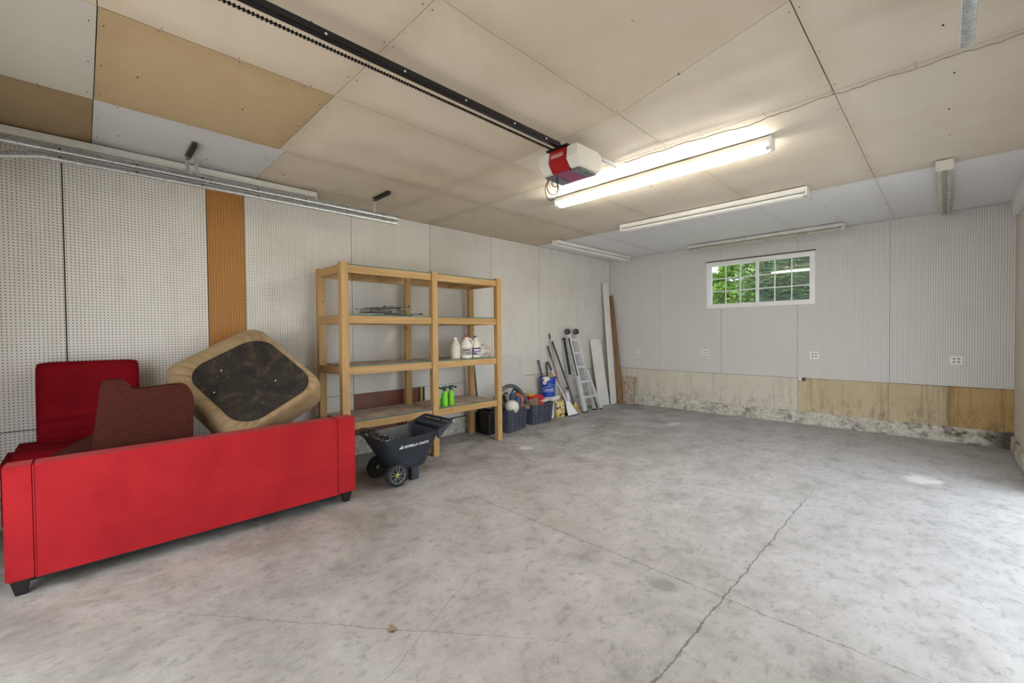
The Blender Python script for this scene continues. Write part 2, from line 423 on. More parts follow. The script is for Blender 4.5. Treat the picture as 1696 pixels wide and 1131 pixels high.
# ------------------------------------------------------------------ mesh builder
class B:
    def __init__(s): s.v = []; s.f = []
    def add(s, vs, fs):
        o = len(s.v); s.v += [tuple(v) for v in vs]; s.f += [tuple(i + o for i in f) for f in fs]; return s
    def hexa(s, p):   # 8 points: bottom ring 0-3, top ring 4-7
        return s.add(p, [(3, 2, 1, 0), (4, 5, 6, 7), (0, 1, 5, 4), (1, 2, 6, 5), (2, 3, 7, 6), (3, 0, 4, 7)])
    def box(s, x0, x1, y0, y1, z0, z1):
        return s.hexa([(x0, y0, z0), (x1, y0, z0), (x1, y1, z0), (x0, y1, z0), (x0, y0, z1), (x1, y0, z1), (x1, y1, z1), (x0, y1, z1)])
    def obox(s, c, size, mat3):
        hx, hy, hz = (k / 2 for k in size); P = []
        for z in (-hz, hz):
            for x, y in ((-hx, -hy), (hx, -hy), (hx, hy), (-hx, hy)):
                P.append(Vector(c) + mat3 @ Vector((x, y, z)))
        return s.hexa(P)
    def bar(s, a, b, w, h, up=(0, 0, 1)):
        a, b = Vector(a), Vector(b); d = (b - a); L = d.length; d.normalize()
        sd = d.cross(Vector(up)); sd = sd.normalized() if sd.length > 1e-4 else Vector((1, 0, 0)); u = sd.cross(d)
        m = Matrix((d, sd, u)).transposed()
        return s.obox((a + b) / 2, (L, w, h), m)
    def tube(s, pts, r, seg=8, cap=True):
        pts = [Vector(p) for p in pts]; n = len(pts); rs = r if isinstance(r, (list, tuple)) else [r] * n
        up = Vector((0, 0, 1)); t0 = (pts[1] - pts[0]).normalized()
        nr = t0.orthogonal().normalized(); vs = []; fs = []
        for i, p in enumerate(pts):
            t = (pts[min(i + 1, n - 1)] - pts[max(i - 1, 0)]).normalized()
            nr = (nr - t * nr.dot(t)); nr = nr.normalized() if nr.length > 1e-6 else t.orthogonal().normalized()
            bn = t.cross(nr)
            for k in range(seg):
                a = 2 * PI * k / seg; vs.append(p + (nr * math.cos(a) + bn * math.sin(a)) * rs[i])
        for i in range(n - 1):
            for k in range(seg):
                k2 = (k + 1) % seg; fs.append((i * seg + k, i * seg + k2, (i + 1) * seg + k2, (i + 1) * seg + k))
        if cap: fs.append(tuple(reversed(range(seg)))); fs.append(tuple((n - 1) * seg + k for k in range(seg)))
        return s.add(vs, fs)
    def lathe(s, prof, o=(0, 0, 0), seg=20, axis='z', sx=1, sy=1, ring=False):
        vs = []; fs = []; n = len(prof)
        for r, h in prof:
            for k in range(seg):
                a = 2 * PI * k / seg; x, y = r * math.cos(a) * sx, r * math.sin(a) * sy
                q = {'z': (x, y, h), 'x': (h, x, y), 'y': (y, h, x)}[axis]
                vs.append((q[0] + o[0], q[1] + o[1], q[2] + o[2]))
        for i in range(n - 1):
            for k in range(seg):
                k2 = (k + 1) % seg; fs.append((i * seg + k, i * seg + k2, (i + 1) * seg + k2, (i + 1) * seg + k))
        if ring: fs += [((n - 1) * seg + k, (n - 1) * seg + (k + 1) % seg, (k + 1) % seg, k) for k in range(seg)]
        else: fs.append(tuple(reversed(range(seg)))); fs.append(tuple((n - 1) * seg + k for k in range(seg)))
        return s.add(vs, fs)
    def prism(s, poly, axis, lo, hi):   # poly in the two other axes (cyclic order)
        n = len(poly); vs = []
        for h in (lo, hi):
            for a, b in poly: vs.append({'x': (h, a, b), 'y': (a, h, b), 'z': (a, b, h)}[axis])
        fs = [tuple(reversed(range(n))), tuple(range(n, 2 * n))] + [(i, (i + 1) % n, n + (i + 1) % n, n + i) for i in range(n)]
        return s.add(vs, fs)
    def xf(s, m):
        s.v = [tuple(m @ Vector(v)) for v in s.v]; return s
    def build(s, name, mat, parent=None, bevel=0, seg=2, smooth=True, ang=40, off=None, sub=0):
        me = bpy.data.meshes.new(name)
        if off is None and parent is not None:
            off = Vector(parent.get('_off', (0, 0, 0)))
        off = Vector(off or (0, 0, 0))
        me.from_pydata([tuple(Vector(v) - off) for v in s.v], [], s.f)
        bm = bmesh.new(); bm.from_mesh(me); bmesh.ops.recalc_face_normals(bm, faces=bm.faces)
        if bevel:
            es = [e for e in bm.edges if len(e.link_faces) == 2 and e.calc_face_angle(0) > math.radians(30)]
            bmesh.ops.bevel(bm, geom=es, offset=bevel, segments=seg, affect='EDGES', clamp_overlap=True)
        if smooth:
            for f in bm.faces: f.smooth = True
        bm.to_mesh(me); bm.free()
        if smooth: me.set_sharp_from_angle(angle=math.radians(ang))
        o = bpy.data.objects.new(name, me); C.objects.link(o)
        me.materials.append(MAT[mat] if isinstance(mat, str) else mat)
        if parent is not None:
            o.parent = parent
            if '_off' in parent: o['_off'] = parent['_off']
        if sub:
            sm = o.modifiers.new('s', 'SUBSURF'); sm.levels = sub; sm.render_levels = sub
        return o

def thing(name, label, cat, loc=(0, 0, 0), rot=(0, 0, 0), group=None, world=True):
    o = bpy.data.objects.new(name, None); C.objects.link(o); o.empty_display_size = .1
    o.location = loc; o.rotation_euler = rot
    o['label'] = label; o['category'] = cat
    if group: o['group'] = group
    o['_off'] = tuple(loc) if world else (0.0, 0.0, 0.0)
    return o
def tag(o, label, cat, group=None):
    o['label'] = label; o['category'] = cat
    if group: o['group'] = group
    return o
def struct(o): o['kind'] = 'structure'; return o
def dup(root, loc=None, rotz=None, label=None):
    def cp(o, par):
        c = o.copy(); C.objects.link(c); c.parent = par
        for ch in list(o.children): cp(ch, c)
        return c
    r = cp(root, root.parent)
    if loc is not None: r.location = loc
    if rotz is not None: r.rotation_euler = (0, 0, rotz)
    if label: r['label'] = label
    return r
def text_mesh(s, size, extrude=.001, shear=0.0, bold=0.0):
    cu = bpy.data.curves.new('t', 'FONT'); cu.body = s; cu.size = size; cu.extrude = extrude; cu.align_x = 'LEFT'
    cu.shear = shear; cu.offset = bold
    o = bpy.data.objects.new('t', cu); C.objects.link(o)
    dg = bpy.context.evaluated_depsgraph_get()
    me = bpy.data.meshes.new_from_object(o.evaluated_get(dg))
    bpy.data.objects.remove(o); return me
def text_obj(name, s, size, mat, parent, m4, extrude=.001, shear=0.0, bold=0.0):
    me = text_mesh(s, size, extrude, shear, bold); me.materials.clear(); me.materials.append(MAT[mat])
    off = Vector(parent.get('_off', (0, 0, 0)))
    me.transform(Matrix.Translation(-off) @ m4)
    o = bpy.data.objects.new(name, me); C.objects.link(o); o.parent = parent
    return o
def catmull(pts, n=8):
    pts = [Vector(p) for p in pts]; out = []
    for i in range(len(pts) - 1):
        p0 = pts[max(i - 1, 0)]; p1 = pts[i]; p2 = pts[i + 1]; p3 = pts[min(i + 2, len(pts) - 1)]
        for k in range(n):
            t = k / n
            out.append(.5 * ((2 * p1) + (p2 - p0) * t + (2 * p0 - 5 * p1 + 4 * p2 - p3) * t * t + (3 * p1 - p0 - 3 * p2 + p3) * t ** 3))
    out.append(pts[-1]); return out

# ================================================================== SETTING
W, D, H, Y0 = 6.03, 8.513, 3.19, -0.95
fl = struct(B().box(-.2, W + .2, Y0 - .3, D + .2, -.12, 0).build('floor', 'floor', smooth=False))

# ---- ceiling: plate with boards screwed below it
ce = struct(B().box(-.2, W + .2, Y0 - .2, D + .2, H + .012, H + .12).build('ceiling', 'seam', smooth=False))
XS = [0, 1.29, 2.466, 3.675, 4.857, W]
YS = [Y0, .08, 1.245, 3.65, 6.06, D]
def sag(x, y, k):
    # boards belly down between the screw lines
    u = (y - .08) / .605
    return -k * (math.sin(PI * u) ** 2) * (.5 + .5 * math.sin(x * 3.1 + y * 1.7)) - k * .5 * math.sin(x * 5.3 + .5) ** 2
def ceil_board(x0, x1, y0, y1, mat, k=.004, g=.0025, y1r=None, y0r=None, drop=0):
    nx = max(4, int((x1 - x0) / .07)); ny = max(4, int((y1 - y0) / .07))
    y1r = y1 if y1r is None else y1r; y0r = y0 if y0r is None else y0r
    b = B(); vs = []; fs = []
    for i in range(nx + 1):
        fx = i / nx; ya = y0 + (y0r - y0) * fx + g; yb = y1 + (y1r - y1) * fx - g
        for j in range(ny + 1):
            x = x0 + g + (x1 - x0 - 2 * g) * fx; y = ya + (yb - ya) * j / ny
            e = min(1, min(j, ny - j) / 3) * min(1, .25 + min(i, nx - i) / 3)
            vs.append((x, y, H + sag(x, y, k) * e - drop * math.sin(PI * fx)))
    top = len(vs)
    for i in range(nx):
        for j in range(ny):
            a = i * (ny + 1) + j; fs.append((a, a + 1, a + ny + 2, a + ny + 1))
    vs += [(v[0], v[1], H + .011) for v in vs]
    rim = [(i * (ny + 1)) for i in range(nx + 1)] + [nx * (ny + 1) + j for j in range(1, ny + 1)] + [i * (ny + 1) + ny for i in range(nx - 1, -1, -1)] + [j for j in range(ny - 1, 0, -1)]
    for a, c in zip(rim, rim[1:] + rim[:1]): fs.append((a, c, c + top, a + top))
    b.add(vs, fs)
    return b.build('ceiling_board', mat, ce, ang=50)
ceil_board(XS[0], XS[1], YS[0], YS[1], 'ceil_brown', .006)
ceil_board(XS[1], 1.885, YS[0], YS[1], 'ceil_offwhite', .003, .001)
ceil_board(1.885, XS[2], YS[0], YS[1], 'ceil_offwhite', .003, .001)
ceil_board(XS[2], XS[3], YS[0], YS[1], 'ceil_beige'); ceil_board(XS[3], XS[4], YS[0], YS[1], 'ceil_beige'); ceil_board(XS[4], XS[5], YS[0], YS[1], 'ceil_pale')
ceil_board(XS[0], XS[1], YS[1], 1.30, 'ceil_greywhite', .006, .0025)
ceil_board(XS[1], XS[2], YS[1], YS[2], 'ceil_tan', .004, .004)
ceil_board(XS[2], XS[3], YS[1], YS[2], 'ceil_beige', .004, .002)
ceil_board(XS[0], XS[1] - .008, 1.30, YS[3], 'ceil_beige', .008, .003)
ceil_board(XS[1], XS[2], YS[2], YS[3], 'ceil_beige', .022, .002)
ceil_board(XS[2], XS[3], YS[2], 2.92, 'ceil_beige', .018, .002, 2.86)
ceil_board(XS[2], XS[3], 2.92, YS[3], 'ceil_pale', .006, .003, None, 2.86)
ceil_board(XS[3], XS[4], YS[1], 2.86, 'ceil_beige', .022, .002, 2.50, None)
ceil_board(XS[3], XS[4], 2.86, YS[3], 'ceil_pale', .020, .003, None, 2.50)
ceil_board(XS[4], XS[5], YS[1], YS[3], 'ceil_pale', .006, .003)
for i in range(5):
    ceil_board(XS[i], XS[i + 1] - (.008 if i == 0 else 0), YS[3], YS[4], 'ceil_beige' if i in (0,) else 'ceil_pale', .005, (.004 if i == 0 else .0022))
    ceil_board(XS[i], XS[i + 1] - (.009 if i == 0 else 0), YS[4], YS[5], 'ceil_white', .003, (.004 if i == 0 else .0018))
# screw heads on the boards
sb = B()
for i, x in enumerate(XS[1:-1]):
    y = YS[0]
    while y < D - .2:
        y += .42 + random.uniform(-.05, .05)
        for s in (-1, 1): sb.lathe([(.0025, H - .004), (.004, H - .001), (.004, H + .004)], (x + s * .022, y + random.uniform(-.02, .02), 0), 6)
for y in (.08, 1.245, 3.65, 6.06):
    x = .1
    while x < W - .1:
        x += .42 + random.uniform(-.05, .05)
        for s in (-1, 1): sb.lathe([(.0025, H - .004), (.004, H - .001), (.004, H + .004)], (x, y + s * .028, 0), 6)
for x in (.65, 1.88, 3.07, 4.26, 5.4):
    y = YS[0]
    while y < D - .2:
        y += .61
        sb.lathe([(.004, H - .010), (.0055, H - .001), (.0055, H + .004)], (x + random.uniform(-.05, .05), y + random.uniform(-.05, .05), 0), 6)
so = sb.build('screw_heads', 'dark_steel', ce, smooth=False); so['kind'] = 'stuff'

# ---- left wall
wl = struct(B().box(-.2, -.014, Y0 - .2, D + .2, 0, H + .1).build('wall_left', 'seam', smooth=False))
PY = [Y0, -.104, .931, 1.272, 2.472, 3.675, 4.896, 6.104, 7.291, D]
def wpanel(name, y0, y1, z0, z1, mat, g=.003, t=.014, x=0.0):
    return B().box(x - t, x, y0 + g, y1 - g, z0 + g, z1 - g).build(name, mat, wl, smooth=False)
for i in range(9):
    wpanel('pegboard_panel', PY[i], PY[i + 1], .79, H, 'peg_orange' if i == 2 else 'peg_left', .0045 if i in (0, 1) else .003)
wpanel('pegboard_panel', PY[0], PY[1], .26, .79, 'peg_left', .003); wpanel('pegboard_panel', PY[1], PY[2], .26, .79, 'peg_left')
wpanel('pegboard_panel', PY[2], PY[4], .26, .79, 'peg_left')
wpanel('pegboard_panel', PY[4], 3.45, .22, .79, 'peg_brown', x=-.003)
B().box(-.014, .012, 3.47, 3.51, .25, .80).build('stud', 'pine_z', wl)
wpanel('pegboard_panel', 3.55, PY[6], .26, .79, 'peg_left')
wpanel('wall_board', PY[6], PY[7], .22, .79, 'skirt_cream'); wpanel('wall_board', PY[7], PY[8], .22, .79, 'skirt_cream'); wpanel('wall_board', PY[8], PY[9], .22, .79, 'skirt_cream')
struct(B().box(-.014, .018, Y0, D, 0, .25).build('baseboard_left', 'curb', bevel=.008))

# ---- back wall
WX0, WX1, WZ0, WZ1 = 2.150, 3.885, 2.003, 2.874
wb_b = B().box(-.2, WX0, D + .014, D + .2, 0, H + .1).box(WX1, W + .2, D + .014, D + .2, 0, H + .1).box(WX0, WX1, D + .014, D + .2, 0, WZ0).box(WX0, WX1, D + .014, D + .2, WZ1, H + .1)
wbk = struct(wb_b.build('wall_back', 'seam', smooth=False))
def bpanel(name, x0, x1, z0, z1, mat, g=.0018, t=.014, yy=D):
    return B().box(x0 + g, x1 - g, yy, yy + t, z0 + g, z1 - g).build(name, mat, wbk, smooth=False)
PX = [0, 1.206, 2.42, 3.64, 4.81, W]
bpanel('pegboard_panel', PX[0], PX[1], .775, H, 'peg_back', .002)
b = B()      # the two middle panels are cut round the window
def cut_panel(x0, x1):
    g = .0018; b = B()
    a0, a1 = max(x0, WX0), min(x1, WX1)
    if a0 > x0: b.box(x0 + g, a0, D, D + .014, .775, H - g)
    if a1 < x1: b.box(a1, x1 - g, D, D + .014, .775, H - g)
    b.box(max(x0 + g, a0), min(x1 - g, a1), D, D + .014, .775, WZ0); b.box(max(x0 + g, a0), min(x1 - g, a1), D, D + .014, WZ1, H - g)
    return b.build('pegboard_panel', 'peg_back', wbk, smooth=False)
cut_panel(PX[1], PX[2]); cut_panel(PX[2], PX[3]); cut_panel(PX[3], PX[4])
bpanel('pegboard_panel', PX[4], PX[5], .775, H, 'peg_back', .002)
for x0, x1, m, zb in ((0, 1.834, 'skirt_pale', .20), (1.834, 3.648, 'skirt_pale', .14), (3.648, 4.80, 'skirt_tan', .16), (4.80, 5.43, 'skirt_tan', .155), (5.43, W, 'skirt_orange', .17)):
    bpanel('wall_board', x0, x1, zb, .772, m, .002)
struct(B().box(0, W, D - .012, D + .014, 0, .215).build('baseboard_back', 'curb', bevel=.008))
# knock-out hole with torn edge in the third lower board
B().lathe([(.035, -.004), (.035, .0)], (3.735, D - .0, .752), 14, 'y', 1, 1).build('hole', 'slot', wbk)
B().lathe([(.05, -.002), (.05, .0)], (3.70, D, .758), 9, 'y', .45, 1).build('torn_paper', 'white_cloth', wbk)

# ---- right wall with box beam and concrete curb
# unseen side opening, assumed and sized to brighten the far end, between y 2.5 and 6.3, out of the photograph's view
wr = struct(B().box(W, W + .2, Y0 - .2, 2.5, 0, H + .1).box(W, W + .2, 6.3, D + .2, 0, H + .1).box(W, W + .2, 2.5, 6.3, 2.3, H + .1).build('wall_right', 'drywall', smooth=False))
struct(B().box(W - .06, W, Y0, 8.2, H - .22, H).build('trim_1', 'white_trim', bevel=.004))
struct(B().box(W - .035, W + .01, Y0, 2.5, 0, .20).box(W - .035, W + .01, 6.3, D, 0, .20).build('baseboard_right', 'curb', bevel=.012))
# ---- front wall with the wide vehicle bay unseen behind the camera, left without its door for fill light
wf = struct(B().box(-.2, 1.4, Y0 - .15, Y0, 0, H + .1).box(5.65, W + .2, Y0 - .15, Y0, 0, H + .1).box(1.4, 5.65, Y0 - .15, Y0, 2.35, H + .1).build('wall_front', 'drywall', smooth=False))

g2 = struct(B().box(W + .21, W + 25, Y0 - .16, D + .2, -.2, -.03).build('side_yard', 'drive', smooth=False))
# ---- window
wn = struct(thing('window_1', '', '', (WX0, D, WZ0)))
del wn['label']; del wn['category']
def frame(b, x0, x1, z0, z1, w, y0, y1):
    b.box(x0, x1, y0, y1, z0, z0 + w).box(x0, x1, y0, y1, z1 - w, z1).box(x0, x0 + w, y0, y1, z0 + w, z1 - w).box(x1 - w, x1, y0, y1, z0 + w, z1 - w); return b
fb = B(); frame(fb, WX0, WX1, WZ0, WZ1, .035, D - .004, D + .12)
fb.build('window_frame', 'vinyl', wn, bevel=.003)
B().box(WX0 - .01, WX1 + .01, D - .014, D - .001, WZ1 - .002, WZ1 + .018).build('gap_strip', 'dark_steel', wn)
mid = (WX0 + WX1) / 2 - .01
for k, (x0, x1, y0) in enumerate(((WX0 + .03, mid + .03, D + .055), (mid - .01, WX1 - .03, D + .02))):
    sh = frame(B(), x0, x1, WZ0 + .03, WZ1 - .03, .05, y0, y0 + .03).build('sash', 'vinyl', wn, bevel=.003)
    gx0, gx1, gz0, gz1 = x0 + .05, x1 - .05, WZ0 + .08, WZ1 - .08
    B().box(gx0, gx1, y0 + .010, y0 + .013, gz0, gz1).build('pane', 'glass', sh)
    for i in (1, 2):
        xx = gx0 + (gx1 - gx0) * i / 3; zz = gz0 + (gz1 - gz0) * i / 3
        B().box(xx - .009, xx + .009, y0 + .001, y0 + .008, gz0, gz1).build('muntin', 'vinyl', sh)
        B().box(gx0, gx1, y0 + .0015, y0 + .0085, zz - .009, zz + .009).build('muntin', 'vinyl', sh)
B().box(mid + .02, WX1 - .04, D + .095, D + .096, WZ0 + .04, WZ1 - .04).build('insect_screen', 'screen', wn)

# ---- outdoors
g = B().box(-30, 40, D + .25, 60, -.3, -.1).build('ground_behind', 'grass', smooth=False); struct(g)
g = B().box(-30, 40, -40, Y0 - .16, -.2, -.02).build('driveway', 'drive', smooth=False); struct(g)
def tree(name, label, x, y, crown, n, mat, seed, trunk_h):
    rn = random.Random(seed)
    t = thing(name, label, 'tree', (x, y, -.1))
    B().tube([(x, y, -.1), (x + .1, y, trunk_h * .6), (x + .05, y + .1, trunk_h)], [.16, .11, .06], 8).build('trunk', 'bark', t)
    b = B()
    for cx, cy, cz, rr in crown:
        b2 = B().tube([(x + .05, y, trunk_h * .55), ((x + cx) / 2, (y + cy) / 2, (trunk_h * .6 + cz) / 2), (cx, cy, cz)], [.05, .03, .01], 5); b2.build('branch', 'bark', t)
    for i in range(n):
        cx, cy, cz, rr = crown[rn.randrange(len(crown))]
        d = Vector((rn.gauss(0, 1), rn.gauss(0, 1), rn.gauss(0, 1))).normalized() * rr * rn.random() ** .45
        p = Vector((cx, cy, cz)) + Vector((d.x, d.y, d.z * .75))
        m = Matrix.Rotation(rn.uniform(0, 6.28), 3, 'Z') @ Matrix.Rotation(rn.uniform(-.9, .9), 3, 'X')
        l = rn.uniform(.05, .095); w = l * .42
        vs = [p + m @ Vector(q) for q in ((-l, 0, 0), (-.2 * l, -w, .02), (l, 0, -.03), (-.2 * l, w, .02))]
        b.add(vs, [(0, 1, 2), (0, 2, 3)])
    f = b.build('foliage', mat, t, smooth=False); f['kind'] = 'stuff'
    return t
tree('leafy_tree', 'bright green leafy tree with sky gaps, seen through the left half of the window', 0.4, 15.5,
     [(-.2, 15.3, 2.2, .9), (1.0, 15.0, 2.5, .75), (1.2, 15.4, 3.1, .5), (.5, 15.8, 1.6, 1.0), (.45, 15.2, 3.6, .45), (-.3, 15.6, 3.3, .4), (.25, 15.1, 2.85, .5), (-.75, 15.4, 2.9, .55), (.9, 15.3, 3.7, .4)], 15000, 'leaf_bright', 3, 2.4)
tree('shade_tree', 'dense dark green tree filling the right half of the window', 2.5, 13.2,
     [(2.2, 13.0, 2.9, 1.0), (3.0, 13.4, 2.4, 1.1), (2.0, 13.6, 2.0, .9), (2.9, 13.2, 3.6, .65), (1.8, 13.2, 3.5, .55)], 16000, 'leaf_deep', 5, 2.6)
tree('shade_tree', 'hazy distant tree line rising behind the bright tree outside the window', -1.0, 24.0,
     [(-1.8, 24, 2.4, 1.7), (.6, 24.5, 2.0, 1.8), (-3.2, 24, 2.8, 1.4), (2.4, 25, 3.2, 1.8)], 6000, 'leaf_deep', 8, 3.0)

# ================================================================== CEILING THINGS
def light_fixture(label, a, b, lit=False, old=False, w=.12, gap=.03):
    # a, b: ends of the housing on the ceiling
    a, b = Vector(a), Vector(b); d = (b - a).normalized(); s = Vector((-d.y, d.x, 0))
    t = thing('fluorescent_fixture', label, 'light fixture', ((a + b) / 2)[:], group='fluorescent ceiling fixtures')
    z = H - .014
    hm = 'fixture_old' if old else 'fixture'
    def pt(u, v, zz): p = a + d * u + s * v; return Vector((p.x, p.y, zz))
    L = (b - a).length
    hb = B(); h = .055
    prof = [(-w * .46, z), (w * .46, z), (w * .46, z - .04), (w * .34, z - h), (-w * .34, z - h), (-w * .46, z - .04)]
    vs = [pt(u, v, zz) for u in (0, L) for v, zz in prof]; n = 6
    hb.add(vs, [tuple(range(n)), tuple(range(n, 2 * n))] + [(i, (i + 1) % n, n + (i + 1) % n, n + i) for i in range(n)])
    hb.build('housing', hm, t, bevel=.003, smooth=False)
    for u in (-.004, L - .016):
        eb = B(); vs = []
        for uu in (u, u + .02):
            for v, zz in ((-w / 2 - .003, z), (w / 2 + .003, z), (w / 2 + .003, z - .10), (-w / 2 - .003, z - .10)): vs.append(pt(uu, v, zz))
        eb.add(vs, [(0, 1, 2, 3), (4, 5, 6, 7), (0, 1, 5, 4), (1, 2, 6, 5), (2, 3, 7, 6), (3, 0, 4, 7)])
        eb.build('end_cap', hm, t, bevel=.004)
    for v in (-.032, .032):
        tm = 'tube_lit' if lit else ('tube_old' if old else 'tube_off')
        tb = B().tube([pt(.04, v, z - .086), pt(L - .04, v, z - .086)], .0165, 14).build('tube', tm, t)
        for uu in (.016, L - .04):
            B().tube([pt(uu, v, z - .086), pt(uu + .024, v, z - .086)], .0195, 12).build('lamp_cap', 'alu_dull', tb)
            B().box(*[k for i in range(3) for k in (min((pt(uu, v - .014, z - .10))[i], (pt(uu + .012, v + .014, z - .06))[i]), max((pt(uu, v - .014, z - .10))[i], (pt(uu + .012, v + .014, z - .06))[i]))]).build('lamp_holder', 'holder', tb, bevel=.003)
    return t
light_fixture('lit fluorescent fixture glowing bright white beside the door opener', (2.09, 4.10, H), (4.38, 4.10, H), lit=True)
light_fixture('unlit white twin tube fixture in the middle of the ceiling, second from the window wall', (1.95, 5.80, H), (4.30, 5.80, H))
light_fixture('unlit grey fixture on the ceiling right above the window', (1.96, 8.14, H), (4.32, 8.14, H), old=True)
light_fixture('unlit narrow fixture running along the left wall in the far corner', (.61, 5.84, H), (.61, 8.25, H))
light_fixture('grimy twin tube fixture running toward the window wall at right', (5.385, 5.84, H), (5.385, 8.2, H), old=True)
light_fixture('long white fixture on the ceiling directly above the left garage door track', (.335, -.60, H), (.335, 1.90, H))

# ---- garage door tracks
def track(label, x, y1, side):
    t = thing('garage_door_track', label, 'door track', (x, y1, 2.99), group='galvanised garage door tracks')
    for k, zc in enumerate((3.005, 2.945)):
        pts = [(x, y1, zc), (x, 1.0, zc), (x, -.25, zc)]
        if k == 1: pts = [(x, y1, zc), (x, .6, zc), (x, -.2, zc - .004), (x, -.45, zc - .07), (x, -.65, zc - .22), (x, -.75, zc - .5), (x, -.78, 1.2), (x, -.78, .1)]
        else: pts = [(x, y1, zc), (x, .6, zc), (x, -.25, zc), (x, -.8, zc)]
        pts = [Vector(p) for p in pts]
        # C-shaped channel swept along the run
        prof = [(-.022, -.025), (-.025, .0), (-.022, .025), (.0, .028), (.022, .025), (.025, .012), (.019, .012), (.016, .021), (.0, .023), (-.018, .02), (-.02, .0), (-.018, -.02), (.0, -.023), (.016, -.021), (.019, -.012), (.025, -.012), (.022, -.025), (.0, -.028)]
        b = B(); vs = []; n = len(prof)
        for i, p in enumerate(pts):
            tg = (pts[min(i + 1, len(pts) - 1)] - pts[max(i - 1, 0)]).normalized()
            up = Vector((1, 0, 0)).cross(tg); up = -up if up.z < -.01 or (abs(up.z) < .02 and up.y > 0) else up
            for a, c in prof: vs.append(p + Vector((side * a, 0, 0)) + up * c)
        fs = [(i * n + k2, i * n + (k2 + 1) % n, (i + 1) * n + (k2 + 1) % n, (i + 1) * n + k2) for i in range(len(pts) - 1) for k2 in range(n)]
        b.add(vs, fs); b.build('channel', 'galv', t, ang=30)
    yy = -.1
    while yy < y1 - .1:
        for zc in (3.005, 2.945): B().lathe([(.008, 0), (.006, .006)], (x + side * .025, yy, zc), 8, 'x').build('bolt', 'dark_steel', t)
        yy += .45
    return t
tl_ = track('long galvanised double track hung along the left wall', .60, 2.785, 1)
tr_ = track('galvanised track end poking in at the top right of the ceiling', 5.47, 3.05, -1)
for y, m0 in ((.69, 0), (2.47, 1)):
    B().box(.62, .99, y - .018, y + .018, H - .018, H - .012).box(.62, .99, y + .014, y + .018, H - .05, H - .012).build('ceiling_angle', 'dark_steel', tl_)
    st = B().box(.628, .634, y - .016, y + .016, 3.02, H - .02).build('hanger_strap', 'galv', tl_)
    if m0 == 0: B().box(.628, .634, y + .055, y + .08, 3.02, H - .02).build('hanger_strap', 'galv', tl_)
    hb = B()
    for k in range(6): hb.lathe([(.005, 0), (.005, .001)], (.6343, y, 3.04 + k * .024), 8, 'x')
    hb.build('strap_hole', 'slot', st)

# ---- door opener
op = thing('door_opener', 'white and red garage door opener hung from the ceiling with a long black rail', 'door opener', (3.17, 2.9, 3.05))
prof = [(2.76, 3.055), (2.745, 2.95), (2.80, 2.885), (3.06, 2.885), (3.11, 2.94), (3.11, 3.02), (3.06, 3.06)]
B().prism(prof, 'x', 2.985, 3.095).build('side_cover', 'opener_white', op, bevel=.009, seg=3)
B().prism(prof, 'x', 3.268, 3.37).build('side_cover', 'opener_white', op, bevel=.009, seg=3)
mid_ = B().prism([(2.755, 3.05), (2.737, 2.95), (2.79, 2.88), (3.06, 2.88), (3.09, 2.94), (3.09, 3.04)], 'x', 3.096, 3.267).build('red_cover', 'opener_red', op, bevel=.005)
B().box(3.10, 3.262, 2.80, 3.05, 2.874, 2.882).build('underside_panel', 'opener_magenta', op, bevel=.002)
B().box(3.265, 3.352, 2.815, 3.05, 2.872, 2.884).build('lamp_lens', 'lens_grey', op, bevel=.003)
B().box(2.995, 3.097, 2.815, 3.05, 2.872, 2.884).build('lamp_lens', 'lens_grey', op, bevel=.003)
bd = B(); f0 = 2.737
def on_front(x, z):
    # point on the leaning front of the red cover
    k = (3.05 - z) / .10; return (x, 2.755 - .018 * k - .002, z)
for (xa, za), (xb, zb) in (((3.125, 2.985), (3.24, 2.985)), ((3.125, 3.012), (3.24, 3.012)), ((3.125, 2.985), (3.125, 3.012)), ((3.24, 2.985), (3.24, 3.012))):
    bd.tube([on_front(xa, za), on_front(xb, zb)], .0013, 5)
for k in range(9):
    xa = 3.135 + k * .0115
    bd.tube([on_front(xa, 2.991), on_front(xa + .003, 3.000 + .006 * (k % 3 == 0))], .002, 5)
    if k % 2: bd.tube([on_front(xa, 2.992), on_front(xa + .008, 2.992)], .0018, 5)
bd.build('badge', 'white_print', op)
# rail of two channels, chain below, mounting plate
B().box(3.155, 3.195, Y0 + .1, 2.79, 3.07, 3.10).box(3.165, 3.185, Y0 + .1, 2.79, 3.10, 3.118).build('rail', 'black_metal', op, bevel=.004)
cb = B(); y = 0.3
cb.tube([(3.128, Y0 + .1, 3.062), (3.128, 2.8, 3.062)], .0035, 6)
while y < 2.78:
    cb.box(3.121, 3.135, y, y + .011, 3.056, 3.068); y += .019
co = cb.build('drive_chain', 'chain', op, smooth=False)
B().box(3.07, 3.29, 2.74, 3.10, 3.052, 3.066).build('mount_plate', 'black_metal', op, bevel=.003)
for y in (.9, 1.35, 1.8, 2.25, 2.6): B().lathe([(.007, 0), (.005, .004)], (3.195, y, 3.086), 8, 'x').build('rivet', 'alu', op)
B().box(3.15, 3.18, 3.05, 3.09, 3.06, H - .014).build('hanger_bracket', 'dark_steel', op, bevel=.002)
B().bar((3.165, 2.80, 3.064), (3.165, 3.09, 3.10), .02, .006).build('brace', 'black_metal', op)
sa = B().box(3.15, 3.154, 3.10, 3.68, H - .052, H - .012).box(3.15, 3.19, 3.10, 3.68, H - .017, H - .012).build('perforated_angle', 'galv', op)
hb = B()
for k in range(20): hb.lathe([(.007, 0), (.007, .0012)], (3.154, 3.13 + k * .028, H - .034), 8, 'x')
hb.build('punched_hole', 'slot', sa)
def loop(pts, r=.0035): return B().tube(catmull(pts, 6), r, 6)
